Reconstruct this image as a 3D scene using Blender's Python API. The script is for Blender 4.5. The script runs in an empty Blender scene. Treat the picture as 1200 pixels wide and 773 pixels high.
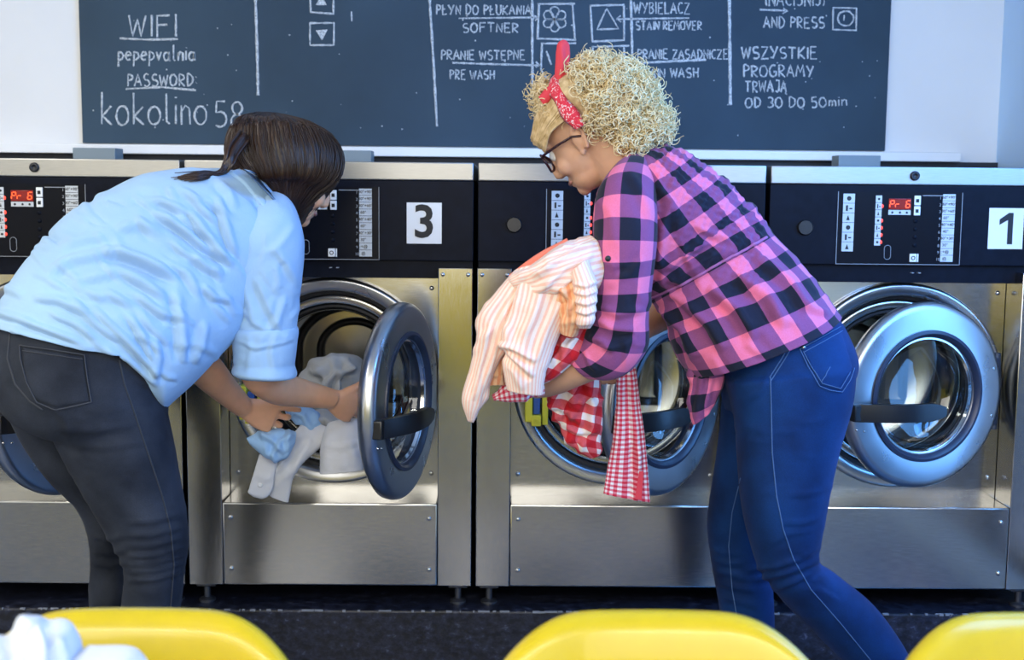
import bpy, bmesh, math, random
import numpy as np
from mathutils import Vector, Matrix
from mathutils.bvhtree import BVHTree
S = bpy.context.scene
COL = S.collection
PI = math.pi
rnd = random.Random(7)
nrs = np.random.RandomState(11)

# ------------------------------------------------------------------ camera
FPX = 1450.0
CAM = np.array([.0677, -3.2, 1.22])
def _basis(yaw, pitch, roll):
    cy, sy, cp, sp, cr, sr = (math.cos(yaw), math.sin(yaw), math.cos(pitch), math.sin(pitch), math.cos(roll), math.sin(roll))
    fw = np.array([-sy*cp, cy*cp, sp]); r = np.array([cy, sy, 0]); u = np.cross(r, fw)
    return r*cr+u*sr, u*cr-r*sr, fw
CR, CU, CF = _basis(-.00913, -.1133, .0096)
cd = bpy.data.cameras.new('camera'); cam = bpy.data.objects.new('camera', cd); COL.objects.link(cam)
cam.matrix_world = Matrix(((CR[0], CU[0], -CF[0], CAM[0]), (CR[1], CU[1], -CF[1], CAM[1]), (CR[2], CU[2], -CF[2], CAM[2]), (0, 0, 0, 1)))
cd.sensor_width = 36; cd.lens = FPX/1200*36; cd.clip_start = .05
cd.dof.use_dof = True; cd.dof.focus_distance = 2.8; cd.dof.aperture_fstop = 4.5
S.camera = cam
# ------------------------------------------------------------------ light
S.view_settings.view_transform = 'Standard'; S.view_settings.look = 'None'
S.view_settings.gamma = 1; S.view_settings.use_curve_mapping = False
S.view_settings.exposure = -.32
W = bpy.data.worlds.new('world'); S.world = W; W.use_nodes = True
_n, _l = W.node_tree.nodes, W.node_tree.links      # overcast over the street, clear blue to the side
_tc = _n.new('ShaderNodeTexCoord'); _sx = _n.new('ShaderNodeSeparateXYZ'); _rp = _n.new('ShaderNodeValToRGB')
_rp.color_ramp.elements[0].position = .0; _rp.color_ramp.elements[0].color = (.55, .55, .52, 1); _rp.color_ramp.elements[1].position = .55; _rp.color_ramp.elements[1].color = (.12, .36, .95, 1)
_l.new(_tc.outputs['Generated'], _sx.inputs[0]); _l.new(_sx.outputs['X'], _rp.inputs[0]); _l.new(_rp.outputs[0], _n['Background'].inputs[0])
_n['Background'].inputs[1].default_value = .75
def area(name, loc, target, sx, sy, power, color):
    l = bpy.data.lights.new(name, 'AREA'); l.shape = 'RECTANGLE'; l.size = sx; l.size_y = sy
    l.energy = power; l.color = color
    o = bpy.data.objects.new(name, l); COL.objects.link(o); o.location = loc
    o.rotation_euler = (Vector(target)-Vector(loc)).to_track_quat('-Z', 'Y').to_euler()
    return o
area('daylight_street_window', (-.1, -4.55, 1.72), (-.3, 0, 1.2), 2.9, 1.55, 70, (1, .96, .88))
area('daylight_side_window', (1.73, -1.5, 1.88), (.7, -.2, 1.0), 1.6, 1.15, 88, (.10, .38, 1))
area('daylight_glass_door', (1.73, -.47, 1.25), (0, -.9, .7), .5, 2.1, 26, (.16, .44, 1))  # added glow behind the made-up glass door, mirrored by the washer door
area('ceiling_light_left', (-2.0, -1.7, 2.66), (-2.0, -1.7, 0), .6, 2.0, 54, (1, .94, .84))
area('added_wall_light', (-.6, -4.25, 2.66), (-.6, -4.6, 0), 3.6, .3, 140, (1, .95, .82))  # added lamp brightening the yellow wall that the steel mirrors

# ------------------------------------------------------------------ helpers
def unproj(px, py, Y):
    d = CF*FPX+CR*(px-600)+CU*(386.5-py)
    return CAM+d*((Y-CAM[1])/d[1])
def px_of(P):
    d = np.asarray(P)-CAM; w = d@CF
    return 600+FPX*(d@CR)/w, 386.5-FPX*(d@CU)/w
def link(o, parent=None):
    COL.objects.link(o)
    if parent is not None: o.parent = parent
    return o
def tag(o, label=None, cat=None, group=None, kind=None):
    if label: o['label'] = label
    if cat: o['category'] = cat
    if group: o['group'] = group
    if kind: o['kind'] = kind
    return o
def thing(name, label, cat, loc=(0, 0, 0), group=None):
    o = link(bpy.data.objects.new(name, None)); o.location = loc; o.empty_display_size = .05
    return tag(o, label, cat, group)
def abs_loc(o):
    v = Vector((0, 0, 0))
    while o is not None:
        v = v+o.location; o = o.parent
    return v
class MB:
    """collects polygons; build() links ONE mesh object"""
    def __init__(s): s.v = []; s.f = []; s.uv = []; s.mi = []; s.n = 0; s.cur = 0; s.flat = set()
    def add(s, V, F, UV=None):
        V = np.asarray(V, float).reshape(-1, 3); s.v.append(V)
        for k, f in enumerate(F):
            s.f.append([i+s.n for i in f]); s.mi.append(s.cur)
            s.uv.append(UV[k] if UV is not None else [(0, 0)]*len(f))
        s.n += len(V); return s
    def box(s, x0, x1, y0, y1, z0, z1, bev=0.0, seg=2):
        bm = bmesh.new(); bmesh.ops.create_cube(bm, size=1)
        for v in bm.verts: v.co = Vector(((x0+x1)/2+v.co.x*(x1-x0), (y0+y1)/2+v.co.y*(y1-y0), (z0+z1)/2+v.co.z*(z1-z0)))
        if bev: bmesh.ops.bevel(bm, geom=list(bm.edges), offset=bev, segments=seg, affect='EDGES', profile=.5)
        return s.bm(bm)
    def bm(s, bm):
        bm.verts.index_update(); bm.normal_update(); n0 = len(s.f)
        for k, f in enumerate(bm.faces):
            if max(abs(c) for c in f.normal) > .9995: s.flat.add(n0+k)
        s.add([v.co[:] for v in bm.verts], [[v.index for v in f.verts] for f in bm.faces]); bm.free(); return s
    def lathe(s, prof, c, n=64, axis='y', closed=False):
        """prof: (radius, axial) pairs; axis y: revolve about the Y direction"""
        V = []; m = len(prof)
        for r, a in prof:
            for k in range(n):
                t = 2*PI*k/n; p, q = r*math.cos(t), r*math.sin(t)
                V.append((c[0]+p, c[1]+a, c[2]+q) if axis == 'y' else ((c[0]+p, c[1]+q, c[2]+a) if axis == 'z' else (c[0]+a, c[1]+p, c[2]+q)))
        F = []
        for i in range(m if closed else m-1):
            for k in range(n):
                i2 = (i+1) % m; k2 = (k+1) % n
                F.append((i*n+k, i2*n+k, i2*n+k2, i*n+k2) if axis != 'z' else (i*n+k, i*n+k2, i2*n+k2, i2*n+k))
        return s.add(V, F)
    def tube(s, P, r, n=8, cap=True, closed=False):
        P = np.asarray(P, float); m = len(P); r = np.full(m, r, float) if np.isscalar(r) else np.asarray(r, float)
        T = np.gradient(P, axis=0) if not closed else np.roll(P, -1, 0)-np.roll(P, 1, 0)
        T /= np.linalg.norm(T, axis=1)[:, None]+1e-12
        a = np.array([0, 0, 1.]) if abs(T[0, 2]) < .9 else np.array([1., 0, 0])
        N = np.cross(T[0], a); N /= np.linalg.norm(N); V = []
        th = np.arange(n)*2*PI/n
        for i in range(m):
            N = N-T[i]*(N@T[i]); N /= np.linalg.norm(N)+1e-12; B = np.cross(T[i], N)
            V.append(P[i]+r[i]*(np.cos(th)[:, None]*N+np.sin(th)[:, None]*B))
        V = np.concatenate(V); F = []
        for i in range(m if closed else m-1):
            for k in range(n):
                j = (i+1) % m; k2 = (k+1) % n
                F.append((i*n+k, i*n+k2, j*n+k2, j*n+k))
        if cap and not closed:
            V = np.vstack([V, P[0]-T[0]*r[0]*.6, P[-1]+T[-1]*r[-1]*.6]); a0 = m*n
            for k in range(n):
                k2 = (k+1) % n
                F.append((a0, k2, k)); F.append((a0+1, (m-1)*n+k, (m-1)*n+k2))
        return s.add(V, F)
    def ball(s, c, r, M=None, nu=20, nv=14):
        r = np.ones(3)*r; V = []; F = []
        for i in range(nv+1):
            t = PI*i/nv
            for k in range(nu):
                p = 2*PI*k/nu; V.append((math.sin(t)*math.cos(p), math.sin(t)*math.sin(p), math.cos(t)))
        V = np.array(V)*r
        if M is not None: V = V@np.asarray(M).T
        V = V+np.asarray(c)
        for i in range(nv):
            for k in range(nu):
                k2 = (k+1) % nu; F.append((i*nu+k, (i+1)*nu+k, (i+1)*nu+k2, i*nu+k2))
        return s.add(V, F)
    def grid(s, G, UV=None, wrap=False, cap0=False, cap1=False):
        """G: (m,n,3) points; UV (m,n+wrap,2)"""
        m, n = G.shape[:2]; F = []; U = []
        for i in range(m-1):
            for k in range(n if wrap else n-1):
                k2 = (k+1) % n
                F.append((i*n+k, i*n+k2, (i+1)*n+k2, (i+1)*n+k))
                if UV is not None: U.append([tuple(UV[i, k]), tuple(UV[i, k+1]), tuple(UV[i+1, k+1]), tuple(UV[i+1, k])])
        V = G.reshape(-1, 3)
        for on, row in ((cap0, 0), (cap1, m-1)):
            if on:
                c = len(V); V = np.vstack([V, G[row].mean(0)])
                for k in range(n):
                    k2 = (k+1) % n
                    F.append((c, row*n+k2, row*n+k) if row == 0 else (c, row*n+k, row*n+k2))
                    if UV is not None: U.append([tuple(UV[row, k])]*3)
        return s.add(V, F, U if UV is not None else None)
    def build(s, name, mat, parent=None, smooth=True, auto=None, loc=None):
        V = np.concatenate(s.v)
        if loc is None: loc = abs_loc(parent) if parent is not None else Vector((0, 0, 0))
        me = bpy.data.meshes.new(name)
        me.from_pydata((V-np.array(loc[:])).tolist(), [], s.f); me.update()
        uv = me.uv_layers.new(name='UVMap'); flat = [c for f in s.uv for p in f for c in p]
        uv.data.foreach_set('uv', flat)
        mats = mat if isinstance(mat, (list, tuple)) else [mat]
        for m in mats: me.materials.append(m)
        if len(mats) > 1: me.polygons.foreach_set('material_index', s.mi)
        if smooth:
            if auto: me.set_sharp_from_angle(angle=math.radians(auto))
            me.polygons.foreach_set('use_smooth', [k not in s.flat for k in range(len(s.f))])
        o = link(bpy.data.objects.new(name, me), parent)
        if parent is None: o.location = loc
        return o
def prim(name, mat, parent=None, auto=35, **k):
    return None
def box_obj(name, mat, parent, *a, bev=0.0, seg=2):
    return MB().box(*a, bev=bev, seg=seg).build(name, mat, parent, auto=40)
def copy_tree(o, parent=None):
    c = o.copy(); COL.objects.link(c)
    if parent is not None: c.parent = parent
    for ch in list(o.children): copy_tree(ch, c)
    return c

# ------------------------------------------------------------------ materials
def nt(m): return m.node_tree.nodes, m.node_tree.links
def pmat(name, col, rough=.5, metal=0.0, noise=0.0, nscale=20, bump=0.0, bscale=200, stretch=None, spec=.5, coat=0.0, sheen=0.0, sss=0.0, emis=None, estr=0.0, rvar=0.0, coord='Object', aniso=0.0):
    m = bpy.data.materials.new(name); m.use_nodes = True; N, L = nt(m); b = N['Principled BSDF']
    b.inputs['Base Color'].default_value = (*col, 1); b.inputs['Roughness'].default_value = rough
    b.inputs['Metallic'].default_value = metal; b.inputs['Specular IOR Level'].default_value = spec
    b.inputs['Coat Weight'].default_value = coat; b.inputs['Sheen Weight'].default_value = sheen
    b.inputs['Anisotropic'].default_value = aniso
    if sss: b.inputs['Subsurface Weight'].default_value = sss; b.inputs['Subsurface Radius'].default_value = (.02, .008, .004); b.inputs['Subsurface Scale'].default_value = .3
    if emis: b.inputs['Emission Color'].default_value = (*emis, 1); b.inputs['Emission Strength'].default_value = estr
    tc = N.new('ShaderNodeTexCoord'); src = tc.outputs[coord]
    if stretch:
        mp = N.new('ShaderNodeMapping'); mp.inputs['Scale'].default_value = stretch; L.new(src, mp.inputs['Vector']); src = mp.outputs[0]
    if noise or rvar:
        n = N.new('ShaderNodeTexNoise'); n.inputs['Scale'].default_value = nscale; n.inputs['Detail'].default_value = 6; L.new(src, n.inputs['Vector'])
        if noise:
            mr = N.new('ShaderNodeMapRange'); mr.inputs[1].default_value = .3; mr.inputs[2].default_value = .7
            mr.inputs[3].default_value = 1-noise; mr.inputs[4].default_value = 1+noise; L.new(n.outputs['Fac'], mr.inputs[0])
            mx = N.new('ShaderNodeMix'); mx.data_type = 'RGBA'; mx.blend_type = 'MULTIPLY'; mx.inputs[0].default_value = 1
            mx.inputs[6].default_value = (*col, 1); L.new(mr.outputs[0], mx.inputs[7]); L.new(mx.outputs[2], b.inputs['Base Color'])
        if rvar:
            m2 = N.new('ShaderNodeMapRange'); m2.inputs[1].default_value = .3; m2.inputs[2].default_value = .7
            m2.inputs[3].default_value = rough-rvar; m2.inputs[4].default_value = rough+rvar; L.new(n.outputs['Fac'], m2.inputs[0]); L.new(m2.outputs[0], b.inputs['Roughness'])
    if bump:
        n2 = N.new('ShaderNodeTexNoise'); n2.inputs['Scale'].default_value = bscale; n2.inputs['Detail'].default_value = 4; L.new(src, n2.inputs['Vector'])
        bp = N.new('ShaderNodeBump'); bp.inputs['Strength'].default_value = bump; bp.inputs['Distance'].default_value = .002
        L.new(n2.outputs['Fac'], bp.inputs['Height']); L.new(bp.outputs[0], b.inputs['Normal'])
    return m
def glass_mat(name, tint=(.9, .95, .97), rough=.02, ior=1.5, base=.06):
    m = bpy.data.materials.new(name); m.use_nodes = True; N, L = nt(m); N.remove(N['Principled BSDF'])
    t = N.new('ShaderNodeBsdfTransparent'); t.inputs[0].default_value = (*tint, 1)
    g = N.new('ShaderNodeBsdfGlossy'); g.inputs['Roughness'].default_value = rough
    lw = N.new('ShaderNodeLayerWeight'); lw.inputs[0].default_value = .5; fr = N.new('ShaderNodeMath'); fr.operation = 'POWER'; fr.inputs[1].default_value = 4; L.new(lw.outputs['Facing'], fr.inputs[0])
    ad = N.new('ShaderNodeMath'); ad.operation = 'ADD'; ad.inputs[1].default_value = base; ad.use_clamp = True; L.new(fr.outputs[0], ad.inputs[0])
    mx = N.new('ShaderNodeMixShader'); L.new(ad.outputs[0], mx.inputs[0]); L.new(t.outputs[0], mx.inputs[1]); L.new(g.outputs[0], mx.inputs[2])
    L.new(mx.outputs[0], N['Material Output'].inputs[0]); return m
M = {}
M['wall'] = pmat('white_wall_paint', (.8, .79, .76), .7, noise=.03, nscale=3, bump=.05, bscale=90)
M['blue_lit_wall'] = pmat('blue_light_wall_tint', (.52, .74, 1), .6, noise=.03, nscale=3)  # side wall's base made light blue for the bluish light on it
M['trim'] = pmat('white_gloss_trim', (.86, .86, .83), .35)
M['gap_shade'] = pmat('painted_gap_shade', (.012, .014, .018), .6)  # darkness of the gap put into the colour
M['floor'] = pmat('speckled_floor_vinyl', (.05, .085, .16), .25, noise=.25, nscale=40)
M['yellow_wall'] = pmat('yellow_wall_paint', (.88, .64, .015), .6)
M['steel'] = pmat('brushed_stainless_steel', (.47, .465, .45), .19, 1, noise=.05, nscale=30, stretch=(1, 1, 16), rvar=.04)
M['steel_v'] = pmat('brushed_steel_post', (.48, .475, .46), .17, 1, noise=.05, nscale=30, stretch=(14, 14, 1), rvar=.03)
M['steel_d'] = pmat('satin_door_steel', (.5, .51, .53), .3, 1, noise=.06, nscale=8, rvar=.05)
M['strip'] = pmat('brushed_lid_steel', (.40, .395, .38), .42, 1, noise=.06, nscale=30, stretch=(1, 1, 16))
M['chrome'] = pmat('polished_steel', (.75, .75, .75), .12, 1)
M['drum'] = pmat('drum_steel', (.55, .53, .48), .22, 1, noise=.1, nscale=14)
M['panel'] = pmat('black_panel_plastic', (.005, .007, .014), .42, noise=.2, nscale=40, spec=.09)
M['panel2'] = pmat('black_film_overlay', (.004, .005, .009), .3, spec=.12)
M['rubber'] = pmat('black_rubber', (.012, .012, .014), .45)
M['rubber_b'] = pmat('dark_blue_gasket', (.02, .03, .06), .35)
M['handle'] = pmat('black_handle_plastic', (.01, .01, .012), .33)
M['label'] = pmat('grey_legend_film', (.55, .58, .6), .5)
M['white_p'] = pmat('white_plate', (.82, .83, .83), .45)
M['ink'] = pmat('black_ink', (.01, .01, .012), .6)
M['line'] = pmat('grey_print_line', (.3, .32, .35), .5)
M['lcd'] = pmat('red_display_window', (.12, .002, .002), .2, emis=(.5, .008, .004), estr=.35)
M['seg'] = pmat('lit_red_segment', (1, .1, .02), .4, emis=(1, .08, .015), estr=2.2)
M['led'] = pmat('red_lamp', (1, .1, .05), .4, emis=(1, .05, .03), estr=1.6)
M['screw'] = pmat('screw_steel', (.6, .6, .6), .2, 1)
M['plinth'] = bpy.data.materials.new('scuffed_black_plinth')
def plinth_mat(m):
    m.use_nodes = True; N, L = nt(m); b = N['Principled BSDF']; b.inputs['Roughness'].default_value = .4
    tc = N.new('ShaderNodeTexCoord')
    mp = N.new('ShaderNodeMapping'); mp.inputs['Scale'].default_value = (1, 1, 1.4); L.new(tc.outputs['Object'], mp.inputs[0])
    n = N.new('ShaderNodeTexNoise'); n.inputs['Scale'].default_value = 38; n.inputs['Detail'].default_value = 8; n.inputs['Roughness'].default_value = .75; L.new(mp.outputs[0], n.inputs[0])
    r = N.new('ShaderNodeValToRGB'); e = r.color_ramp.elements
    e[0].position = .42; e[0].color = (.004, .005, .010, 1); e[1].position = .60; e[1].color = (.022, .026, .048, 1)
    k = e.new(.68); k.color = (.10, .11, .16, 1); k = e.new(.74); k.color = (.4, .42, .48, 1); L.new(n.outputs[0], r.inputs[0]); L.new(r.outputs[0], b.inputs[0])
    bp = N.new('ShaderNodeBump'); bp.inputs['Strength'].default_value = .3; bp.inputs['Distance'].default_value = .004; L.new(n.outputs[0], bp.inputs['Height']); L.new(bp.outputs[0], b.inputs['Normal'])
plinth_mat(M['plinth'])

# ------------------------------------------------------------------ the room
def struct(name, mat, *boxes, bev=0.0):
    mb = MB()
    for b in boxes: mb.box(*b, bev=bev)
    return tag(mb.build(name, mat, auto=40), kind='structure')
XR = 1.635
struct('floor', M['floor'], (-3.2, XR+.1, -4.7, .85, -.10, -.05))
struct('ceiling', M['wall'], (-3.2, XR+.1, -4.7, .85, 2.7, 2.75))
struct('wall_back', M['wall'], (-3.2, XR+.1, .75, .85, 0, 2.7))
struct('wall_right', M['blue_lit_wall'], (XR, XR+.1, -.25, .75, 0, 2.7), (XR, XR+.1, -4.7, -2.75, 0, 2.7), (XR, XR+.1, -2.75, -1.75, -.05, 1.1), (XR, XR+.1, -1.75, -.2, -.05, .06), (XR, XR+.1, -2.75, -.2, 2.5, 2.7))
struct('wall_left', M['wall'], (-3.3, -3.2, -4.7, .85, 0, 2.7))
struct('wall_front', M['yellow_wall'], (-3.2, XR+.1, -4.8, -4.7, -.05, .95))
struct('wall_front_upper', M['wall'], (-3.2, XR+.1, -4.8, -4.7, 2.55, 2.7), (-3.2, -1.6, -4.8, -4.7, .95, 2.55), (XR, XR+.1, -4.8, -4.7, .95, 2.55))
M['frame_w'] = pmat('dark_window_frame', (.05, .05, .055), .4)
M['pane'] = glass_mat('window_pane_glass', (.97, .98, .99), base=.03)
w1 = struct('window_1', M['frame_w'], *[(XR+.02, XR+.07, y-.025, y+.025, 1.1, 2.5) for y in (-2.72, -1.78)], *[(XR+.02, XR+.07, -2.75, -1.75, z-.025, z+.025) for z in (1.12, 1.8, 2.48)])
MB().box(XR+.04, XR+.045, -2.75, -1.75, 1.1, 2.5).build('window_pane', M['pane'], w1)
w3 = struct('added_side_window', M['frame_w'], *[(XR+.02, XR+.07, y-.025, y+.025, .06, 2.5) for y in (-1.73, -1.25, -.79)], *[(XR+.02, XR+.07, -1.75, -.77, z-.02, z+.02) for z in (.08, 1.2, 2.48)])  # unseen full-height panes, added for blue reflections in the steel
MB().box(XR+.04, XR+.045, -1.75, -.77, .06, 2.5).build('window_pane', M['pane'], w3)
d1 = struct('door_1', M['frame_w'], *[(XR+.02, XR+.07, y-.025, y+.025, .06, 2.5) for y in (-.73, -.22)], *[(XR+.02, XR+.07, -.75, -.2, z-.03, z+.03) for z in (.09, 2.05, 2.47)])  # unseen glass door, added so the washer door reflects blue
MB().box(XR+.04, XR+.045, -.75, -.2, .06, 2.5).build('door_pane', M['pane'], d1)
MB().tube([(XR+.02, -.68, .95), (XR-.03, -.68, .97), (XR-.03, -.68, 1.23), (XR+.02, -.68, 1.25)], .012, 10).build('door_handle', M['chrome'], d1)
w2 = struct('window_2', M['frame_w'], *[(x-.03, x+.03, -4.77, -4.73, .95, 2.55) for x in (-1.57, -.5, .55, 1.60)], *[(-1.6, XR, -4.77, -4.73, z-.03, z+.03) for z in (.98, 1.75, 2.52)])
MB().box(-1.6, XR, -4.755, -4.75, .95, 2.55).build('window_pane', M['pane'], w2)
# near-black sheet as the shade behind the machines, and the white ledge over it
struct('gap_shade_sheet', M['gap_shade'], (-3.2, XR, .735, .75, .11, 1.318))
struct('trim_2', M['trim'], (-3.2, 1.505, .70, .75, 1.318, 1.347), bev=.003)
# plinth under the machines
tag(MB().box(-3.2, XR, -.03, .745, -.05, .11, bev=.006).build('plinth', M['plinth'], auto=40), kind='structure')
ch = MB()   # worn chips along the plinth's edge
for _ in range(130):
    x = rnd.uniform(-1.6, 1.6); l = rnd.uniform(.002, .016)*(1 if rnd.random() < .8 else 2.2); h_ = rnd.uniform(.0008, .003)
    ch.box(x, x+l, -.0335+rnd.uniform(0, .004), -.026, .109-h_+rnd.uniform(-.001, .001), .1112)
tag(ch.build('worn_edge_chips', pmat('chipped_white_paint', (.22, .235, .27), .8), bpy.data.objects['plinth'], smooth=False), kind='stuff')
# ------------------------------------------------------------------ washing machines
def text_mesh(body, size, mat, name, parent, x, y, z, bold=0.0, align='CENTER'):
    cu = bpy.data.curves.new(name, 'FONT'); cu.body = body; cu.size = size; cu.align_x = align; cu.align_y = 'CENTER'; cu.extrude = .0006; cu.offset = bold
    cu.resolution_u = 3
    t = bpy.data.objects.new(name, cu); COL.objects.link(t); dg = bpy.context.evaluated_depsgraph_get(); dg.update()
    me = bpy.data.meshes.new_from_object(t.evaluated_get(dg)); bpy.data.objects.remove(t); bpy.data.curves.remove(cu)
    V = np.array([v.co[:] for v in me.vertices]); F = [list(p.vertices) for p in me.polygons]; bpy.data.meshes.remove(me)
    V = np.stack([V[:, 0]+x, y-V[:, 2], V[:, 1]+z], 1)
    return V, F
def screw_head(mb, x, y, z, r=.006):
    mb.lathe([(r, 0), (r, -.0015), (r*.75, -.004), (r*.3, -.0052), (.0004, -.0052)], (x, y, z), 14)
    return mb
def rings_profile(prof): return prof
HX = .25; HY = .045; ZC = .704
def make_machine():
    m = thing('washing_machine', 'proto', 'washing machine', (0, 0, .11))
    B = MB()      # the carcass: sides, back, top, dark inner front
    B.box(-.372, -.352, .062, .70, .17, 1.27); B.box(.352, .372, .062, .70, .17, 1.27); B.box(-.352, .352, .685, .70, .17, 1.27)
    B.box(-.352, .352, .06, .685, 1.25, 1.27); B.box(-.352, .352, .02, .69, .17, .18)
    B.box(-.352, .352, .062, .11, .985, 1.25)
    B.build('cabinet', M['rubber'], m, auto=40)
    MB().box(-.374, .374, .032, .70, 1.2405, 1.287, bev=.003).build('top_strip', M['strip'], m, auto=40)
    cpn = MB().box(-.374, .374, .035, .06, 1.032, 1.2395, bev=.002).box(-.372, .372, .05, .06, .985, 1.034).build('control_panel', M['panel'], m, auto=40)
    o = MB(); y = .0345
    o.box(-.196, .128, y-.0008, y+.001, 1.034, 1.222); o.build('overlay', M['panel2'], cpn)
    o = MB()
    for a in ((-.197, -.1955, 1.034, 1.222), (.1275, .129, 1.034, 1.222), (-.197, .129, 1.033, 1.0345)): o.box(a[0], a[1], y-.0012, y, a[2], a[3])
    o.box(.024, .078, y-.0014, y, 1.2125, 1.2145); o.box(.0, .006, y-.014, y, 1.0115, 1.0135); o.box(.018, .024, y-.014, y, 1.0115, 1.0135)
    o.build('printed_lines', M['line'], cpn)
    # legend strips with tiny printed symbols
    def strip(xa, xb, za, zb, n, texts, icon):
        k = MB(); d = MB(); h = (zb-za)/n
        for i in range(n):
            z1 = zb-i*h; k.box(xa, xb, y-.0016, y, z1-h+.0007, z1-.0004)
            zc = z1-h/2
            if icon:
                w = (xb-xa)
                if i % 3 == 0: d.lathe([(w*.2, 0), (w*.2, -.0005), (.0003, -.0005)], ((xa+xb)/2, y-.0016, zc), 10)
                elif i % 3 == 1: d.box(xa+w*.25, xa+w*.42, y-.0022, y-.0016, zc-h*.3, zc+h*.3); d.box(xa+w*.55, xa+w*.8, y-.0022, y-.0016, zc-h*.12, zc+h*.02)
                else: d.add([(xa+w*.3, y-.0021, zc-h*.25), (xa+w*.62, y-.0021, zc-h*.25), (xa+w*.46, y-.0021, zc+h*.3)], [(0, 1, 2)])
            else:
                V, F = text_mesh(texts[i], h*.62, None, 't', None, xa+(xb-xa)*(.5 if len(texts[i]) > 4 else .32), y-.0018, zc); d.add(V, F)
        s_ = k.build('legend_strip', M['label'], cpn, auto=40); d.build('printed_symbols', M['ink'], s_, smooth=False); return s_
    strip(-.183, -.153, 1.066, 1.217, 6, None, True)
    strip(-.098, -.082, 1.082, 1.213, 7, None, True)
    strip(.077, .110, 1.041, 1.218, 10, ['60°+90°', '30°+90°', '30°+60°', '60°', '40°+40°', '40°', '30°+30°', '30°', '.:+@', '@'], False)
    nb = MB()
    for i in range(10):
        V, F = text_mesh(str(i+1), .011, None, 't', None, .071, y-.0012, 1.218-(i+.62)*.0177); nb.add(V, F)
    nb.build('programme_numbers', M['line'], cpn, smooth=False)
    for i in (1, 3, 4, 5, 6): MB().ball((-.080, y-.001, 1.213-(i+.5)*.0187), (.0032, .002, .0048), nu=10, nv=8).build('indicator_lamp', M['led'], cpn)
    dsp = MB().box(-.064, -.006, y-.003, y, 1.177, 1.205, bev=.001).build('display', M['lcd'], cpn, auto=40)
    g = MB(); sw = .0022
    def seg(cx, cz, on, w=.010, h=.018):
        sh = .002
        pts = {'a': (0, h/2, 1), 'd': (0, -h/2, 1), 'g': (0, 0, 1), 'b': (w/2, h/4, 0), 'c': (w/2, -h/4, 0), 'f': (-w/2, h/4, 0), 'e': (-w/2, -h/4, 0)}
        for q in on:
            x_, z_, hor = pts[q]; x_ += z_*.18
            if hor: g.box(cx+x_-w*.38, cx+x_+w*.38, y-.0038, y-.003, cz+z_-sw/2, cz+z_+sw/2)
            else: g.box(cx+x_-sw/2, cx+x_+sw/2, y-.0038, y-.003, cz+z_-h*.2, cz+z_+h*.2)
    seg(-.056, 1.191, 'abfge'); seg(-.041, 1.191, 'ge'); seg(-.014, 1.191, 'acdefg')
    g.build('display_digits', M['seg'], dsp, smooth=False)
    lg = MB().box(-.064, -.006, y-.002, y, 1.163, 1.1755).build('display_legend', M['label'], cpn)
    q = MB()
    for xx in (-.054, -.034, -.016): q.lathe([(.003, 0), (.003, -.0006), (.0002, -.0006)], (xx, y-.002, 1.169), 8)
    q.build('printed_symbols', M['ink'], lg)
    for za, zb in ((1.188, 1.213), (1.162, 1.186)):
        kb = MB().box(.002, .019, y-.004, y, za, zb, bev=.0015).build('key', M['white_p'], cpn, auto=40)
        MB().box(.006, .014, y-.0046, y-.004, (za+zb)/2-.005, (za+zb)/2+.004).build('printed_symbols', M['ink'], kb)
    st = MB().box(-.004, .014, y-.005, y, 1.0405, 1.062, bev=.0015).box(.016, .019, y-.004, y, 1.0405, 1.062).build('start_key', M['white_p'], cpn, auto=40)
    MB().lathe([(.0055, 0), (.0055, -.0006), (.0035, -.0006), (.0035, 0)], (.005, y-.005, 1.051), 16).build('printed_symbols', M['ink'], st)
    for i in range(4): MB().lathe([(.0055, 0), (.0055, -.001), (.0001, -.001)], (.008, y-.0008, 1.147-i*.021), 14).build('blank_key', M['panel'], cpn)
    ov = [(-.062+.0085*math.cos(t), y-.0012, 1.065+.0085*math.sin(t)+(.010 if math.sin(t) > 0 else -.010)) for t in np.linspace(0, 2*PI, 24, endpoint=False)]
    MB().tube(ov, .0008, 6, closed=True).build('oval_outline', M['line'], cpn)
    MB().lathe([(.0205, 0), (.0205, -.006), (.018, -.009), (.0002, -.009)], (-.28, .035, 1.128), 28).build('knob', M['handle'], cpn, auto=40)
    MB().lathe([(.0125, 0), (.0125, -.004), (.009, -.006), (.006, -.006), (.005, -.003), (.0002, -.003)], (0, .032, 1.264), 20).build('lock_screw', M['rubber'], m)
    # posts
    for sx in (-1, 1):
        x0, x1 = sorted((sx*.2845, sx*.374))
        p = MB().box(x0, x1, .0, .105, .168, 1.0155, bev=.002).build('side_post', M['steel_v'], m, auto=40)
        for xs in (x0+.012, x1-.012): screw_head(MB(), xs, 0, .999, .0055).build('screw', M['screw'], p)
        ft = MB().box(sx*.338-.026, sx*.338+.026, .03, .06, .152, .17, bev=.003).lathe([(.022, .11), (.022, .116), (.009, .122), (.009, .155)], (sx*.338, .045, 0), 20, axis='z')
        ft.build('foot', M['steel_h'], m, auto=40)
    # recessed front sheet with a round hole
    fp = MB(); V = []
    an = sorted(list(2*PI*(np.arange(96)+.5)/96)+[math.atan2(b_, a_) % (2*PI) for a_ in (.283, -.283) for b_ in (.283, -.32)]); n = len(an)
    for k in range(n):
        t = an[k]; c, s_ = math.cos(t), math.sin(t); V.append((.262*c, .105, ZC+.262*s_))
        q = min(.283/abs(c) if abs(c) > 1e-6 else 9, (.283 if s_ > 0 else .32)/abs(s_) if abs(s_) > 1e-6 else 9); V.append((q*c, .105, ZC+q*s_))
    fp.add(V, [(2*k, 2*k+1, (2*k+3) % (2*n), (2*k+2) % (2*n)) for k in range(n)])
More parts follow.
